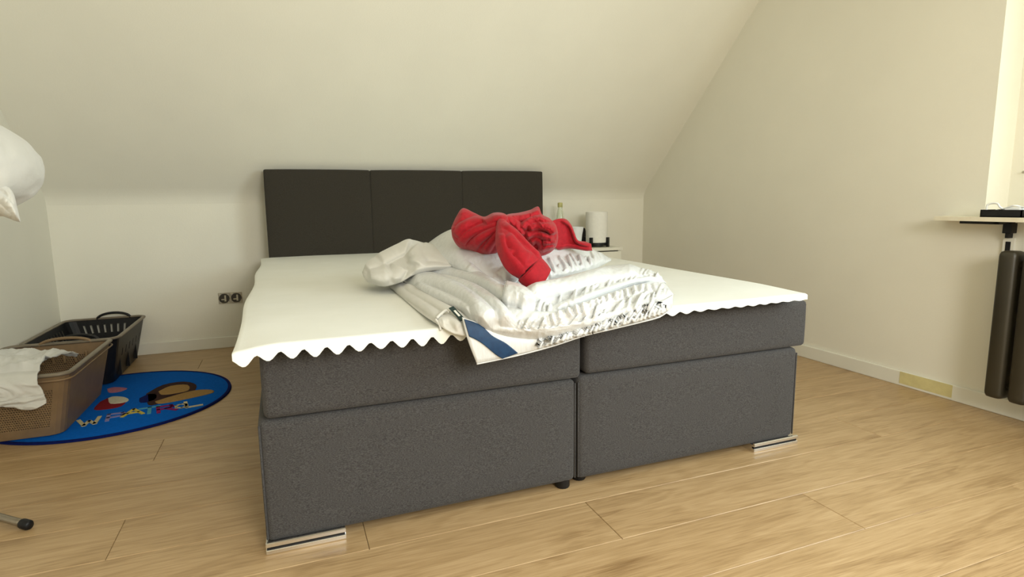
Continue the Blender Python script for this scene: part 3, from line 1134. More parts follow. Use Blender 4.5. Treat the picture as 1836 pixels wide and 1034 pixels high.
s = mpp(1.75)
sl = sleeve([(897, 394, 1.86, 6 * s, 0.014), (903, 412, 1.82, 16 * s, 0.026), (914, 438, 1.77, 29 * s, 0.036), (930, 461, 1.735, 38 * s, 0.040), (945, 475, 1.715, 38 * s, 0.038), (951, 481, 1.708, 36 * s, 0.035)],
            90, 70, lambda u, t: 1 + 0.05 * math.sin(3 * t + 5 * u) * math.sin(math.pi * u) + 0.04 * noise.noise(Vector((math.cos(t) * 2.2, math.sin(t) * 2.2, u * 5))), 0.004, 'sleeve', M['red'], hood,
            [([(904, 402), (928, 420), (952, 440), (970, 458)], 0.013, 5, 6),
             ([(897, 418), (898, 440), (908, 462), (928, 482)], 0.016, 8, 12),
             ([(908, 420), (922, 440), (934, 456), (948, 466)], 0.014, 9, 14),
             ([(902, 448), (914, 452), (926, 448)], 0.010, 6, 5)])
sleeve([(948, 479, 1.709, 35 * s, 0.034), (951, 482, 1.707, 38 * s, 0.038), (958, 489, 1.700, 38 * s, 0.038), (966, 497, 1.694, 37 * s, 0.036), (973, 503, 1.690, 35 * s, 0.033)],
       90, 24, lambda u, t: 1 + 0.03 * math.sin(3 * t + 4) + 0.004 * math.sin(45 * t), 0.005, 'cuff', M['red'], sl)

# ------------------------------------------------------------------ night table group
NX0, NX1, NYF, NZT = 1.90, 2.362, 3.775, 0.578
nt = thing('night_table', ((NX0 + NX1) / 2, 3.96, 0), 'small white night table between the bed and the corner', 'night table')
box('table_top', (NX0, NYF, NZT - 0.022), (NX1, YB - BT - 0.004, NZT), M['furn_white'], nt, bev=0.002)
boxes('carcass', [((NX0 + 0.01, NYF + 0.018, 0.04), (NX0 + 0.028, YB - 0.02, NZT - 0.022)), ((NX1 - 0.028, NYF + 0.018, 0.04), (NX1 - 0.01, YB - 0.02, NZT - 0.022)),
                  ((NX0 + 0.028, YB - 0.04, 0.04), (NX1 - 0.028, YB - 0.03, NZT - 0.022)), ((NX0 + 0.028, NYF + 0.02, 0.04), (NX1 - 0.028, YB - 0.04, 0.058))], M['furn_white'], nt)
for z0, z1 in ((0.062, 0.30), (0.305, 0.548)):
    dr = box('drawer', (NX0 + 0.012, NYF + 0.002, z0), (NX1 - 0.012, NYF + 0.018, z1), M['furn_white'], nt, bev=0.002)
    put('knob', lathe_mesh([(0.006, 0), (0.006, 0.01), (0.013, 0.014), (0.013, 0.02), (0.004, 0.023)], (0, 0, 0), 16), M['furn_white'], dr)
    kn = dr.children[0]
    kn.data.transform(Matrix.Translation(ORIGIN[dr.name]))
    kn.data.transform(Matrix.Rotation(math.radians(90), 4, 'X'))
    kn.data.transform(Matrix.Translation(Vector(((NX0 + NX1) / 2, NYF + 0.002, (z0 + z1) / 2)) - ORIGIN[dr.name]))
for xx in (NX0 + 0.03, NX1 - 0.03):
    for yy in (NYF + 0.05, YB - 0.06):
        put('leg', lathe_mesh([(0.012, 0), (0.016, 0.04)], (xx, yy, 0), 12), M['furn_white'], nt)

lx, ly = 2.225, 3.93
lamp = thing('table_lamp', (lx, ly, NZT), 'white cylindrical table lamp in a black cross stand on the night table', 'lamp')
put('lamp_shade', lathe_mesh([(0.0, 0.030), (0.078, 0.030), (0.082, 0.034), (0.083, 0.15), (0.083, 0.262), (0.080, 0.264), (0.078, 0.255), (0.0, 0.25)], (lx, ly, NZT), 48), M['shade'], lamp)
bm = bmesh.new()
for ang in (35, 125):
    for sgn in (1, -1):
        a = math.radians(ang if sgn == 1 else ang + 180)
        c, s_ = math.cos(a), math.sin(a)
        b1 = bmesh.new()
        add_box(b1, (0, -0.011, 0.008), (0.100, 0.011, 0.030))
        add_box(b1, (0.084, -0.011, 0.0), (0.102, 0.011, 0.072))
        b1.transform(Matrix.Translation((lx, ly, NZT)) @ Matrix.Rotation(a, 4, 'Z'))
        tmp = bpy.data.meshes.new('t'); b1.to_mesh(tmp); b1.free()
        bm.from_mesh(tmp); bpy.data.meshes.remove(tmp)
put('stand', bm_mesh(bm), M['black'], lamp)
put('base_ring', lathe_mesh([(0.076, 0.010), (0.084, 0.010), (0.084, 0.032), (0.076, 0.032)], (lx, ly, NZT), 40), M['black'], lamp)

bt = at(991, 363, 3.98)
bot = thing('bottle', (max(bt.x, NX0 + 0.04), 3.98, NZT), 'clear glass bottle with a yellowish cap behind the red sweatshirt', 'bottle')
hB = bt.z - NZT
bxp = ORIGIN[bot.name]
put('bottle_body', lathe_mesh([(0.0, 0.003), (0.034, 0.0), (0.036, 0.006), (0.036, hB - 0.17), (0.034, hB - 0.14), (0.024, hB - 0.075), (0.0165, hB - 0.045), (0.0155, hB - 0.02), (0.0135, hB - 0.02), (0.0145, hB - 0.045), (0.022, hB - 0.075),
                               (0.031, hB - 0.14), (0.033, hB - 0.17), (0.033, 0.008), (0.0, 0.006)], tuple(bxp), 32), M['glass'], bot)
put('cap', lathe_mesh([(0.0175, hB - 0.036), (0.0185, hB - 0.034), (0.0185, hB - 0.006), (0.016, hB - 0.001), (0.0, hB)], tuple(bxp), 24), M['cap_green'], bot)

cp = at(1036, 415, 3.88)
cup = thing('drinking_cup', (cp.x - 0.01, 3.88, NZT), 'pale flared cup standing beside the table lamp', 'cup')
cxp = ORIGIN[cup.name]
put('cup_body', lathe_mesh([(0.0, 0.0), (0.030, 0.0), (0.032, 0.006), (0.042, 0.10), (0.052, 0.155), (0.0505, 0.156), (0.040, 0.10), (0.030, 0.010), (0.0, 0.008)], tuple(cxp), 32), M['cable_white'], cup)
hp = [(cxp.x - 0.04, 3.88, NZT + 0.135), (cxp.x - 0.066, 3.88, NZT + 0.125), (cxp.x - 0.068, 3.88, NZT + 0.08), (cxp.x - 0.038, 3.88, NZT + 0.055)]
put('handle', tube_mesh(hp, 0.005, 10, 20), M['cable_white'], cup)
ck = at(1043, 420, 4.09)
clk = thing('alarm_clock', (ck.x, 4.09, NZT), 'black wedge-shaped alarm clock behind the cup', 'clock')
V = []
for xx in (ck.x - 0.10, ck.x + 0.04):
    V += [(xx, 4.045, NZT), (xx, 4.145, NZT), (xx, 4.145, NZT + 0.10), (xx, 4.125, NZT + 0.135), (xx, 4.105, NZT + 0.135)]
Fc = [(0, 1, 2, 3, 4), (9, 8, 7, 6, 5)] + [(i, 5 + i, 5 + (i + 1) % 5, (i + 1) % 5) for i in range(5)]
me = mesh_from(V, Fc, False)
bm = bmesh.new(); bm.from_mesh(me); bmesh.ops.recalc_face_normals(bm, faces=bm.faces[:]); bmesh.ops.bevel(bm, geom=bm.edges[:], offset=0.004, segments=2, affect='EDGES'); bm.to_mesh(me); bm.free()
put('clock_body', me, M['black'], clk)
box('snooze_button', (ck.x - 0.05, 4.108, NZT + 0.134), (ck.x - 0.01, 4.122, NZT + 0.139), M['black'], clk)

# ------------------------------------------------------------------ open wall socket
sx0, sx1, sz0, sz1 = -0.427, -0.285, 0.287, 0.364
soc = thing('wall_socket', ((sx0 + sx1) / 2, YB, sz0), 'uncovered double wall socket with bare dark inserts in the back wall', 'socket')
for k in range(2):
    cx_ = sx0 + 0.036 + k * 0.071
    cz_ = (sz0 + sz1) / 2
    fr_ = boxes('mounting_frame', [((cx_ - 0.035, YB - 0.004, cz_ - 0.035), (cx_ + 0.035, YB - 0.0005, cz_ - 0.027)), ((cx_ - 0.035, YB - 0.004, cz_ + 0.027), (cx_ + 0.035, YB - 0.0005, cz_ + 0.036)),
                                  ((cx_ - 0.035, YB - 0.004, cz_ - 0.027), (cx_ - 0.027, YB - 0.0005, cz_ + 0.027)), ((cx_ + 0.027, YB - 0.004, cz_ - 0.027), (cx_ + 0.035, YB - 0.0005, cz_ + 0.027))], M['steel'], soc)
    def yl(prof, name, mat, par):
        me = lathe_mesh(prof, (0, 0, 0), 28)
        me.transform(Matrix.Rotation(math.radians(90), 4, 'X'))
        me.transform(Matrix.Translation((cx_, YB - 0.0005, cz_)))
        return put(name, me, mat, par)
    ins = yl([(0.0, 0.002), (0.024, 0.002), (0.025, 0.010), (0.031, 0.010), (0.031, 0.0)], 'socket_insert', M['socket_dark'], soc)
    boxes('contact_bridge', [((cx_ + 0.001, YB - 0.009, cz_ - 0.020), (cx_ + 0.011, YB - 0.003, cz_ + 0.020)), ((cx_ - 0.018, YB - 0.008, cz_ - 0.011), (cx_ + 0.001, YB - 0.003, cz_ - 0.004))], M['socket_white'], ins)
    box('screw_claw', (cx_ - 0.033, YB - 0.006, cz_ + 0.024), (cx_ - 0.022, YB - 0.004, cz_ + 0.033), M['socket_white'], soc)
    box('screw_claw', (cx_ + 0.018, YB - 0.006, cz_ - 0.034), (cx_ + 0.031, YB - 0.004, cz_ - 0.026), M['socket_white'], soc)

# ------------------------------------------------------------------ masking tape on the skirting
tp = put('masking_tape', (lambda: (lambda bm: (add_box(bm, (XR - BT - 0.0012, 1.66, 0.012), (XR - BT - 0.0002, 1.905, 0.0705)), bm_mesh(bm))[1])(bmesh.new()))(), M['tape'])
tag(tp, 'strip of yellowed masking tape stuck along the skirting', 'tape')

nl = put('wall_nail', (lambda m_: (m_.transform(Matrix.Translation((X1, 1.56, 1.02)) @ Matrix.Rotation(math.radians(-90), 4, 'Y')), m_)[1])(lathe_mesh([(0.0, -0.004), (0.0025, -0.002), (0.0025, 0.010), (0.0055, 0.011), (0.0055, 0.013), (0.0, 0.0135)], (0, 0, 0), 12)), M['steel'])
tag(nl, 'small steel nail in the window niche wall above the tray', 'nail')

# ------------------------------------------------------------------ radiator
rad = thing('radiator', (2.735, 0.8, 0.095), 'dark brown column radiator under the wall shelf', 'radiator')
RX0, RX1 = 2.665, 2.745
for k in range(14):
    yc = 1.438 - k * 0.084
    zz = [0.098, 0.102, 0.112, 0.12, 0.68, 0.69, 0.700, 0.704]
    ww = [0.6, 0.85, 0.97, 1.0, 1.0, 0.97, 0.85, 0.6]
    V, Fc = [], []
    n = 20
    for z_, w_ in zip(zz, ww):
        for q in range(n):
            t = 2 * math.pi * q / n
            c, s_ = math.cos(t), math.sin(t)
            V.append(((RX0 + RX1) / 2 + math.copysign(abs(c) ** 0.6, c) * 0.040 * w_, yc + math.copysign(abs(s_) ** 0.45, s_) * 0.034 * w_, z_))
    for i in range(len(zz) - 1):
        for q in range(n):
            Fc.append((i * n + q, i * n + (q + 1) % n, (i + 1) * n + (q + 1) % n, (i + 1) * n + q))
    Fc += [tuple(range(n))[::-1], tuple((len(zz) - 1) * n + q for q in range(n))]
    put('column', mesh_from(V, Fc), M['radiator'], rad)
for z_ in (0.15, 0.65):
    put('header_pipe', tube_mesh([(2.712, 1.437, z_), (2.712, 1.438 - 13 * 0.084, z_)], 0.017, 14), M['radiator'], rad)
for yy in (1.32, 0.5):
    for z_ in (0.16, 0.64):
        box('wall_bracket', (2.74, yy - 0.012, z_ - 0.012), (XR - 0.0015, yy + 0.012, z_ + 0.012), M['radiator'], rad)

# ------------------------------------------------------------------ wall shelf with things on it
SX0, SYE, SZT, STH = 2.672, 1.735, 0.836, 0.0175
shf = thing('wall_shelf', (2.80, 0.6, SZT - STH), 'pale window-sill board on a black bracket above the radiator', 'shelf')
V = [(SX0, SYE, 0), (SX0, -1.2, 0), (XR + NI, -1.2, 0), (XR + NI, NY1, 0), (XR, NY1, 0), (XR, SYE + 0.035, 0)]
n = len(V)
VV = [(a, b, SZT - STH) for a, b, _ in V] + [(a, b, SZT) for a, b, _ in V]
Fc = [tuple(range(n)), tuple(range(2 * n - 1, n - 1, -1))] + [(i, (i + 1) % n, n + (i + 1) % n, n + i) for i in range(n)]
me = mesh_from(VV, Fc, False)
bm = bmesh.new(); bm.from_mesh(me); bmesh.ops.recalc_face_normals(bm, faces=bm.faces[:]); bm.to_mesh(me); bm.free()
put('board', me, M['particle'], shf)
ZB = SZT - STH
for y_b in (1.505, 0.2):
    br = boxes('bracket', [((2.70, y_b - 0.012, ZB - 0.010), (XR, y_b + 0.012, ZB)), ((2.765, y_b - 0.02, ZB - 0.050), (XR, y_b + 0.012, ZB - 0.008)),
                           ((2.775, y_b - 0.008, ZB - 0.070), (XR, y_b + 0.006, ZB - 0.048)), ((2.70, y_b - 0.01, ZB - 0.012), (2.74, y_b + 0.14, ZB))], M['black'], shf, bev=0.002)
    boxes('wall_rail', [((XR - 0.012, y_b - 0.020, ZB - 0.185), (XR, y_b + 0.020, ZB - 0.070))], M['trim'], shf)
    boxes('rail_slot', [((XR - 0.014, y_b - 0.009, ZB - 0.175), (XR - 0.011, y_b + 0.009, ZB - 0.085))], M['black'], shf)

# open black tray box
ty0, ty1, tx0, tx1, tz = 1.415, 1.562, 2.690, 2.800, SZT
tray = thing('storage_tray', ((tx0 + tx1) / 2, (ty0 + ty1) / 2, tz), 'low black open tray on the wall shelf holding white cables', 'tray')
boxes('tray_body', [((tx0, ty0, tz), (tx1, ty1, tz + 0.004)), ((tx0, ty0, tz), (tx0 + 0.004, ty1, tz + 0.030)), ((tx1 - 0.004, ty0, tz), (tx1, ty1, tz + 0.030)),
                    ((tx0, ty0, tz), (tx1, ty0 + 0.004, tz + 0.030)), ((tx0, ty1 - 0.004, tz), (tx1, ty1, tz + 0.030))], M['black'], tray)
cab = thing('charging_cable', (2.74, 1.5, tz + 0.005), 'white coiled charging cable lying in the black tray', 'cable')
pts = []
for i in range(60):
    t = i / 59
    a = t * 4.3 * math.pi
    pts.append((2.742 + 0.036 * math.cos(a), 1.50 + 0.042 * math.sin(a) - 0.02 * t, tz + 0.014 + 0.016 * t + 0.004 * math.sin(a * 1.7)))
put('cord', tube_mesh(pts, 0.0033, 8), M['cable_white'], cab)
lp = [(2.70, 1.545, tz + 0.024), (2.702, 1.545, tz + 0.048), (2.705, 1.53, tz + 0.056), (2.705, 1.51, tz + 0.054), (2.705, 1.50, tz + 0.040), (2.715, 1.485, tz + 0.030)]
put('loop', tube_mesh(lp, 0.0036, 8, 40), M['cable_white'], cab)
bm = bmesh.new()
add_box(bm, (2.700, 1.425, tz + 0.024), (2.735, 1.485, tz + 0.040), 0.006)
put('plug', bm_mesh(bm), M['cable_white'], cab)
lp = [(2.705, 1.485, tz + 0.034), (2.70, 1.45, tz + 0.046), (2.71, 1.43, tz + 0.042), (2.70, 1.405, tz + 0.036), (2.70, 1.385, tz + 0.03)]
put('tail', tube_mesh(lp, 0.0033, 8, 30), M['cable_white'], cab)
bm = bmesh.new()
add_box(bm, (2.695, 1.335, tz), (2.75, 1.402, tz + 0.032), 0.008, 3)
for v in bm.verts:
    if v.co.z > tz + 0.02: v.co.y -= 0.01
pk = thing('tissue_packet', (2.72, 1.37, tz), 'small white packet beside the black tray on the shelf', 'packet')
put('wrapper', bm_mesh(bm, True), M['cable_white'], pk)
bm = bmesh.new()
add_box(bm, (2.6945, 1.36, tz + 0.004), (2.6955, 1.385, tz + 0.012))
put('seal_strip', bm_mesh(bm), M['cap_green'], pk)

# ------------------------------------------------------------------ round rug
RC, RR, RTH = Vector((-0.805, 3.186, 0)), 0.503, 0.007
rug = thing('round_rug', (RC.x, RC.y, 0), 'round blue kids rug with a dark edge and coloured letters under the laundry baskets', 'rug')
put('pile', lathe_mesh([(RR - 0.008, 0.0), (RR - 0.006, RTH * 0.6), (RR - 0.012, RTH), (0.0, RTH + 0.0005)], tuple(RC), 96), M['rug'], rug)
put('bound_edge', lathe_mesh([(RR - 0.014, 0.001), (RR - 0.016, RTH + 0.001), (RR - 0.009, RTH + 0.0035), (RR - 0.002, RTH + 0.001), (RR, 0.001)], tuple(RC), 96), M['rug_edge'], rug)


def floor_at(px, py, z=RTH):
    r = FW * FPX + RT * (px - 918.0) - UP * (py - 517.0)
    return CAM + r * ((z - CAM.z) / r.z)


def rug_patch(name, pix, mat, h=0.0010, sm=3):
    """flat tufted patch with a rounded outline"""
    P = [floor_at(a, b) for a, b in pix]
    Q = catmull([tuple(p) for p in P + [P[0]]], sm * len(P) + 1)[:-1]
    n = len(Q)
    c = sum((Vector(q) for q in Q), Vector()) / n
    V = [(q[0], q[1], RTH - 0.001) for q in Q] + [(q[0], q[1], RTH + h) for q in Q] + [(c.x + (q[0] - c.x) * 0.93, c.y + (q[1] - c.y) * 0.93, RTH + h + 0.0006) for q in Q]
    Fc = [(i, (i + 1) % n, n + (i + 1) % n, n + i) for i in range(n)] + [(n + i, n + (i + 1) % n, 2 * n + (i + 1) % n, 2 * n + i) for i in range(n)] + [tuple(range(2 * n, 3 * n))]
    return put(name, mesh_from(V, Fc), mat, rug)


# plain abstract colour patches where the rug carries its picture
rug_patch('colour_patch', [(262, 706), (292, 690), (330, 684), (352, 690), (345, 704), (318, 712), (290, 722), (266, 726)], M['rug_brown'])
rug_patch('colour_patch', [(284, 702), (306, 692), (336, 690), (338, 700), (312, 706), (290, 708)], M['rug_tan'], 0.0018)
rug_patch('colour_patch', [(278, 720), (310, 710), (350, 700), (378, 699), (382, 704), (350, 712), (312, 720), (284, 724)], M['rug_tan'], 0.0022)
rug_patch('colour_patch', [(250, 714), (268, 706), (282, 708), (276, 718), (252, 722)], M['rug_edge'])
rug_patch('colour_patch', [(180, 720), (200, 712), (226, 716), (218, 728), (190, 734), (168, 734)], M['rug_red'])
rug_patch('colour_patch', [(192, 697), (206, 694), (228, 696), (216, 702), (196, 704)], M['rug_pink'])
rug_patch('colour_patch', [(194, 714), (204, 711), (222, 712), (231, 717), (222, 722), (198, 724)], M['rug_white'], 0.0022)

# tufted letters, laid along the rug's lower curve
LET = {
    'W': [[(0, 1), (0.25, 0), (0.5, 0.6), (0.75, 0), (1, 1)]],
    'P': [[(0, 0), (0, 1)], [(0, 1), (0.7, 0.95), (0.8, 0.7), (0.7, 0.5), (0, 0.45)]],
    'A': [[(0, 0), (0.5, 1), (1, 0)], [(0.25, 0.38), (0.75, 0.38)]],
    'T': [[(0, 1), (1, 1)], [(0.5, 1), (0.5, 0)]],
    'R': [[(0, 0), (0, 1)], [(0, 1), (0.7, 0.95), (0.75, 0.7), (0.6, 0.52), (0, 0.5)], [(0.4, 0.5), (0.9, 0)]],
    'O': [[(0.5, 1), (0.1, 0.75), (0.1, 0.25), (0.5, 0), (0.9, 0.25), (0.9, 0.75), (0.5, 1)]],
    'L': [[(0, 1), (0, 0), (0.8, 0)]],
}


def rug_letter(ch, px, py, size, mat, edge=None, rot=0.0):
    c = floor_at(px, py)
    bm_parts = []
    for st in LET[ch]:
        for (a0, b0), (a1, b1) in zip(st[:-1], st[1:]):
            def tr(a, b):
                u, v = (a - 0.5) * size * 0.85, (b - 0.5) * size
                return Vector((c.x + u * math.cos(rot) - v * math.sin(rot), c.y + u * math.sin(rot) + v * math.cos(rot), 0))
            p, q = tr(a0, b0), tr(a1, b1)
            d = (q - p)
            d.normalize()
            w = size * 0.088
            nrm_ = Vector((-d.y, d.x, 0)) * w
            p, q = p - d * w * 0.8, q + d * w * 0.8
            z0, z1 = RTH - 0.001, RTH + 0.0030
            V = [p + nrm_, q + nrm_, q - nrm_, p - nrm_]
            VV = [(v.x, v.y, z0) for v in V] + [(v.x, v.y, z1) for v in V]
            bm_parts.append((VV, [(3, 2, 1, 0), (4, 5, 6, 7), (0, 1, 5, 4), (1, 2, 6, 5), (2, 3, 7, 6), (3, 0, 4, 7)]))
    V, Fc = merge(bm_parts)
    return put('letter', mesh_from(V, Fc, False), mat, rug)


rug_letter('W', 160, 756, 0.088, M['rug_cream'], rot=0.25)
rug_letter('P', 212, 746, 0.088, M['rug_lilac'], rot=0.15)
rug_letter('A', 239, 739, 0.088, M['rug_yellow'], rot=0.15)
rug_letter('T', 268, 736, 0.088, M['rug_cyan'], rot=0.15)
rug_letter('R', 301, 732, 0.088, M['rug_magenta'], rot=0.2)
rug_letter('O', 325, 728, 0.060, M['rug_cream'], rot=0.2)
rug_letter('L', 350, 723, 0.088, M['rug_cream'], rot=0.2)


# ------------------------------------------------------------------ laundry baskets
def rrect(x0, x1, y0, y1, r, n):
    """n points per corner, counter-clockwise from the right-bottom corner; returns points with running side info"""
    P = []
    for cx_, cy_, a0 in ((x1 - r, y0 + r, -90), (x1 - r, y1 - r, 0), (x0 + r, y1 - r, 90), (x0 + r, y0 + r, 180)):
        for k in range(n):
            a = math.radians(a0 + 90 * k / (n - 1))
            P.append((cx_ + r * math.cos(a), cy_ + r * math.sin(a)))
    return P


def ring_pts(b0, b1, t, r, per_side, nc=5):
    """interpolated rounded rectangle at height fraction t; long runs are subdivided into per_side[i] pieces"""
    x0, x1, y0, y1 = [b0[i] * (1 - t) + b1[i] * t for i in range(4)]
    base = rrect(x0, x1, y0, y1, r, nc)
    out = []
    for c in range(4):
        blk = base[c * nc:(c + 1) * nc]
        nxt = base[((c + 1) % 4) * nc]
        out += blk
        e = blk[-1]
        k = per_side[c]
        for q in range(1, k):
            f = q / k
            out.append((e[0] * (1 - f) + nxt[0] * f, e[1] * (1 - f) + nxt[1] * f))
    return out


def wall_mesh(b0, b1, z0, z1, r, per_side, ts, skip, nc=5):
    rings = [ring_pts(b0, b1, t, r, per_side, nc) for t in ts]
    n = len(rings[0])
    V = []
    for t, rg in zip(ts, rings):
        V += [(p[0], p[1], z0 + (z1 - z0) * t) for p in rg]
    # side index of each column
    info = []
    for c in range(4):
        info += [(c, -1)] * (nc - 1)
        info += [(c, q) for q in range(per_side[c])]
    Fc = []
    for i in range(len(ts) - 1):
        for k in range(n):
            if skip(info[k][0], info[k][1], i): continue
            Fc.append((i * n + k, i * n + (k + 1) % n, (i + 1) * n + (k + 1) % n, (i + 1) * n + k))
    Fc.append(tuple(range(n))[::-1])
    return V, Fc


def finish_wall(name, V, Fc, mat, parent, th):
    o = put(name, mesh_from(V, Fc, False), mat, parent)
    sm = o.modifiers.new('thickness', 'SOLIDIFY')
    sm.thickness = th
    sm.offset = -1
    return o


ZR = RTH + 0.0045
# black slotted basket at the back
bk = thing('laundry_basket', (-1.03, 3.79, ZR), 'black slotted plastic laundry basket by the back wall', 'basket', 'laundry baskets on the rug')
b0, b1 = (-1.175, -0.885, 3.50, 4.10), (-1.245, -0.835, 3.46, 4.135)
H2 = 0.242
ts = [0, 0.06, 0.14, 0.26, 0.38, 0.48, 0.58, 0.66, 0.74, 0.80, 0.86, 0.93, 1.0]
# sides: 0 right(+x), 1 far(+y), 2 left(-x), 3 near(-y)
per = [41, 25, 41, 25]


def skip_black(sd, q, i):
    if q < 0: return False
    mid = per[sd]
    if q % 3 == 1 and 2 <= q < mid - 2:
        if 7 <= i <= 9 and (sd in (1, 3)): return True
        if 6 <= i <= 9 and sd == 2: return True
        if sd == 0 and i in (5, 6) and q % 6 == 1: return True
    return False


V, Fc = wall_mesh(b0, b1, ZR, ZR + H2, 0.05, per, ts, skip_black)
finish_wall('basket_wall', V, Fc, M['black'], bk, 0.003)


def rim_loft(b, z, r, rw, rh, hump=None, n=10):
    P = ring_pts(b, b, 0, r, [14, 14, 14, 14], 6)
    secs = []
    out = []
    m = len(P)
    V, Fc = [], []
    for i in range(m):
        p, q0_, q1_ = P[i], P[i - 1], P[(i + 1) % m]
        T_ = Vector((q1_[0] - q0_[0], q1_[1] - q0_[1], 0)).normalized()
        A = Vector((T_.y, -T_.x, 0))
        hz = hump(p) if hump else 0
        for k in range(n):
            t = 2 * math.pi * k / n
            v = Vector((p[0], p[1], z + hz)) + A * (rw * math.cos(t)) + Vector((0, 0, rh * math.sin(t)))
            V.append(v)
    for i in range(m):
        i2 = (i + 1) % m
        for k in range(n):
            k2 = (k + 1) % n
            Fc.append((i * n + k, i * n + k2, i2 * n + k2, i2 * n + k))
    return V, Fc


V, Fc = rim_loft(b1, ZR + H2 + 0.002, 0.05, 0.011, 0.007)
put('rim', mesh_from(V, Fc), M['rim_grey'], bk)['label'] = 'dull grey rolled rim'
for yy in (b1[3] - 0.004, b1[2] + 0.004):
    cxh = -1.0
    pts = [(cxh + 0.085 * math.cos(a), yy, ZR + H2 - 0.002 + 0.036 * math.sin(a)) for a in [math.pi * k / 12 for k in range(13)]]
    put('handle', tube_mesh(pts, 0.0075, 10, 40), M['black'], bk)
for yy in (3.60, 3.78, 3.96):
    box('side_rib', (-0.884, yy - 0.006, ZR + 0.02), (-0.862, yy + 0.006, ZR + 0.12), M['black'], bk)

# taupe perforated basket in front
tb = thing('laundry_basket', (-1.05, 3.06, ZR), 'taupe perforated plastic laundry basket with white laundry hanging over its rim', 'basket', 'laundry baskets on the rug')
c0, c1 = (-1.225, -0.893, 2.775, 3.36), (-1.262, -0.838, 2.735, 3.385)
H1 = 0.255
per1 = [4, 4, 4, 4]
V, Fc = wall_mesh(c0, c1, ZR, ZR + H1, 0.045, per1, [0, 0.05, 0.14, 0.77, 0.86, 1.0], lambda s_, q, i: s_ in (1, 3) and q >= 0 and i == 2)
finish_wall('basket_wall', V, Fc, M['taupe'], tb, 0.003)


def perforated(side_y0, side_y1, x0a, x1a, x0b, x1b, z0, z1, cols, rows):
    """perforated long-side panel: staggered rows of diamond holes; x/y given at bottom (a) and top (b)"""
    V, Fc = [], []
    for j in range(rows):
        off = 0.5 if j % 2 else 0.0
        t0, t1 = j / rows, (j + 1) / rows
        i0 = -1 if off else 0
        for i in range(i0, cols):
            u0, u1 = max(0.0, (i + off) / cols), min(1.0, (i + 1 + off) / cols)
            def P(u, t):
                xa, xb = x0a * (1 - t) + x0b * t, x1a * (1 - t) + x1b * t
                return (xa * (1 - u) + xb * u, side_y0 * (1 - t) + side_y1 * t, z0 + (z1 - z0) * t)
            o = len(V)
            um, tm = (u0 + u1) / 2, (t0 + t1) / 2
            du, dt = (u1 - u0) * 0.30, (t1 - t0) * 0.36
            V += [P(u0, t0), P(u1, t0), P(u1, t1), P(u0, t1), P(um - du, tm - dt * 0.4), P(um + du, tm - dt), P(um + du, tm + dt * 0.4), P(um - du, tm + dt)]
            Fc += [(o, o + 1, o + 5, o + 4), (o + 1, o + 2, o + 6, o + 5), (o + 2, o + 3, o + 7, o + 6), (o + 3, o, o + 4, o + 7)]
    return V, Fc


def lerp4(t): return [c0[i] * (1 - t) + c1[i] * t for i in range(4)]


la, lb = lerp4(0.14), lerp4(0.77)
za, zb = ZR + H1 * 0.14, ZR + H1 * 0.77
for sd in (2, 3):
    V, Fc = perforated(la[sd], lb[sd], la[0] + 0.045, la[1] - 0.045, lb[0] + 0.045, lb[1] - 0.045, za, zb, 34, 17)
    o = finish_wall('perforated_panel', V, Fc, M['taupe'], tb, 0.003 if sd == 2 else -0.003)
V, Fc = rim_loft(c1, ZR + H1 + 0.002, 0.045, 0.012, 0.008)
rimo = put('rim', mesh_from(V, Fc), M['rim_grey'], tb)
V, Fc = rim_loft((c1[0] - 0.008, c1[1] + 0.008, c1[2] - 0.008, c1[3] + 0.008), ZR + H1 - 0.020, 0.05, 0.003, 0.004)
put('lower_lip', mesh_from(V, Fc), M['taupe'], tb)
for yy in (c1[3] - 0.004, ):
    pts = [(-1.03 + 0.105 * math.cos(a), yy, ZR + H1 - 0.004 + 0.030 * math.sin(a)) for a in [math.pi * k / 12 for k in range(13)]]
    put('handle', tube_mesh(pts, 0.0075, 10, 40), M['taupe'], tb)
for k in range(7):
    xx = -1.17 + k * 0.045
    box('inner_rib', (xx - 0.006, c1[3] - 0.030, ZR + 0.16), (xx + 0.006, c1[3] - 0.020, ZR + 0.215), M['taupe'], tb, bev=0.004)


# white laundry in the taupe basket
def laundry():
    nu, nv = 70, 90
    G = []
    for i in range(nu):
        u = i / (nu - 1)
        row = []
        for j in range(nv):
            v = j / (nv - 1)
            # spine: from inside the basket over the near rim and down
            x = -1.245 + 0.325 * u + 0.02 * math.sin(v * 5 + u * 3)
            yin, yrim = 3.16, c1[2] - 0.013
            zr = ZR + H1 + 0.014
            vv = v - 0.10 * math.sin(u * 7)
            if v < 0.55:
                t = v / 0.55
                y_ = yin * (1 - t) + yrim * t
                z_ = zr + 0.035 * math.sin(math.pi * t) * (1 - 0.7 * u) - 0.05 * (1 - t) ** 2 * u
            else:
                t = (v - 0.55) / 0.45
                ln = 0.15 + 0.02 * math.sin(u * 9) - 0.05 * u
                a = min(1.0, t * 4)
                y_ = yrim - 0.016 * math.sin(a * math.pi / 2) - 0.006 * t
                z_ = zr - ln * t
            w = noise.noise(Vector((u * 3.0, v * 3.2, 1.0)))
            g = ridged(u * 2.8 + w * 0.8, v * 2.4 + w, 2.0, 3)
            k = 0.026 if v < 0.55 else 0.010
            z_ += k * g * (1.0 if v < 0.5 else 0.2)
            y_ -= (0.020 * max(0, g) * sstep(0.5, 0.65, v) if v > 0.5 else 0)
            row.append(Vector((x, y_, z_)))
        G.append(row)
    return G


def cloth_mesh(G, th):
    nu, nv = len(G), len(G[0])
    V = [p for row in G for p in row]
    Fc = [(i * nv + j, (i + 1) * nv + j, (i + 1) * nv + j + 1, i * nv + j + 1) for i in range(nu - 1) for j in range(nv - 1)]
    return mesh_from(V, Fc)


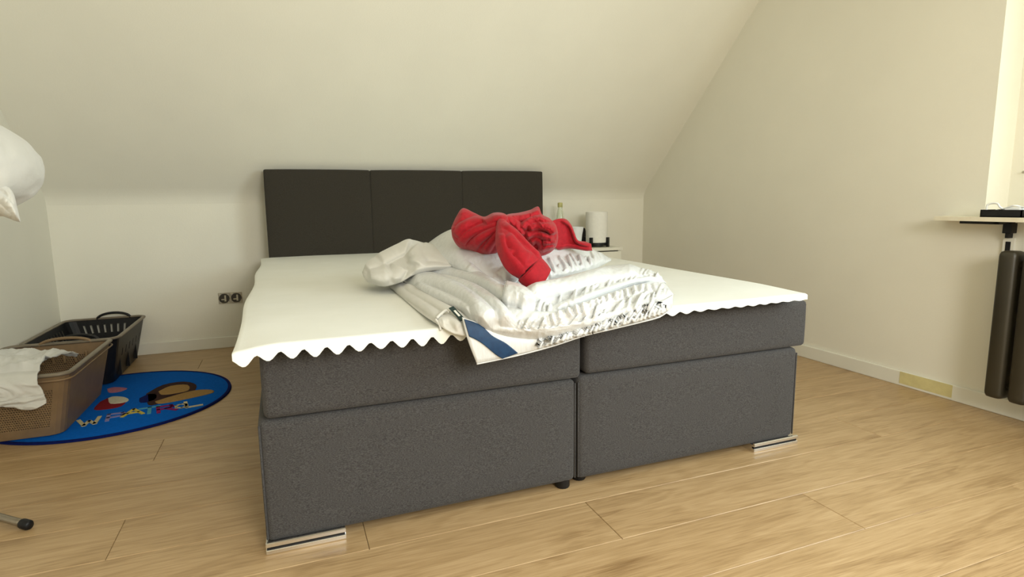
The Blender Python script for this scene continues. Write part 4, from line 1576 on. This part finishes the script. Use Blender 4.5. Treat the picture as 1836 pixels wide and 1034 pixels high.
G = laundry()
lo = put('laundry_shirt', cloth_mesh(G, 0.003), M['cotton'])
sm = lo.modifiers.new('thickness', 'SOLIDIFY'); sm.thickness = 0.004; sm.offset = 0
tag(lo, 'crumpled white shirt draped over the rim of the taupe basket', 'laundry')

# ------------------------------------------------------------------ drying rack (only a foot reaches into view) with pillow
rack = thing('drying_rack', (-1.0, 2.1, 0), 'metal drying rack with black rubber foot caps beside the baskets', 'drying rack')
f0 = Vector((-0.763, 1.988, 0.016))
f1 = Vector((-1.16, 2.22, 0.10))
f0b = Vector((-0.80, 1.40, 0.016))
f1b = Vector((-1.20, 1.55, 0.10))
RZ = 0.845
dirf = (f0 - f1).normalized()
for a, b in ((f0, f1), (f0b, f1b)):
    lg = put('leg', tube_mesh([tuple(a), tuple(a + (b - a) * 0.5), tuple(b), (b.x - 0.01, b.y - 0.02, 0.2), (b.x + 0.0, b.y - 0.03, RZ)], 0.011, 12, 40), M['tube_grey'], rack)
    d = (a - b).normalized()
    put('foot_cap', loft_data([(tuple(a - d * 0.004), 0.0125, 0.0125), (tuple(a + d * 0.002), 0.0145, 0.0145), (tuple(a + d * 0.022), 0.0145, 0.0145), (tuple(a + d * 0.027), 0.011, 0.011)], 16, (0, 0, 1), True, False), M['black'], lg)
cn = [(-1.22, 1.42, RZ), (-0.80, 1.42, RZ), (-0.80, 2.10, RZ), (-1.22, 2.24, RZ)]
for k in range(4):
    put('top_rail', tube_mesh([cn[k], cn[(k + 1) % 4]], 0.008, 10), M['tube_grey'], rack)
for k in range(7):
    xx = -1.17 + k * 0.055
    put('rod', tube_mesh([(xx, 1.42, RZ), (xx, 2.10 + 0.14 * (-0.80 - xx) / 0.42, RZ)], 0.003, 8), M['tube_grey'], rack)


def rack_wr(p, n):
    x, y_, z = p
    w = noise.noise(Vector((x * 8, y_ * 8, z * 8)))
    return 0.008 * ridged(x * 12 + w, y_ * 6, z * 7 + x * 6, 2) * (1 - sstep(0.3, 0.8, n[2])) + 0.004 * noise.noise(Vector((x * 10, y_ * 10, z * 10)))


def rack_pillow():
    V, Fc = [], []
    n, m = 96, 64
    R = Matrix.Rotation(math.radians(18), 3, 'Y')
    C0 = Vector((-0.905, 1.90, 1.092))
    for i in range(m + 1):
        ph = math.pi * (i / m - 0.5)
        for k in range(n):
            t = 2 * math.pi * k / n
            c, s_ = math.cos(t), math.sin(t)
            rr = max(0.0, math.cos(ph)) ** 0.75
            q = Vector((0.30 * math.copysign(abs(c) ** 0.75, c) * rr, 0.30 * math.copysign(abs(s_) ** 0.75, s_) * rr, 0.138 * math.copysign(abs(math.sin(ph)) ** 0.9, math.sin(ph))))
            V.append(C0 + R @ q)
    for i in range(m):
        for k in range(n):
            k2 = (k + 1) % n
            Fc.append((i * n + k, i * n + k2, (i + 1) * n + k2, (i + 1) * n + k))
    Fc += [tuple(range(n))[::-1], tuple(m * n + k for k in range(n))]
    me = mesh_from(V, Fc)
    displace(me, rack_wr)
    seam = [V[(m // 2 + 4) * n + k] for k in range(n)]
    return me, seam + seam[:1]


rp, rseam = rack_pillow()
rpo = put('pillow', rp, M['cotton'])
tag(rpo, 'plump white pillow on top of the drying rack', 'pillow')
put('piping', loft_data([(tuple(q), 0.003, 0.003) for q in rseam], 8, (0, 0, 1), True, False), M['cotton'], rpo)
rc = put('white_sheet', lobe([(-190, 330), (-90, 318), (-20, 322), (8, 330), (24, 346), (31, 372), (37, 396)],
                             [(-190, 415), (-90, 404), (-30, 396), (0, 388), (14, 391), (27, 396), (37, 398)],
                             [1.88, 1.86, 1.84, 1.82, 1.80, 1.79, 1.79], 0.05, 0.12,
                             [([(-60, 345), (-10, 350), (15, 370), (32, 392)], 0.02, 12, 8), ([(-60, 375), (-10, 368), (8, 380), (22, 390)], 0.02, 9, 6)], 80, 50, 0.004, 2.0), M['cotton'])
tag(rc, 'white folded sheet with a hanging corner under the drying-rack pillow', 'sheet')
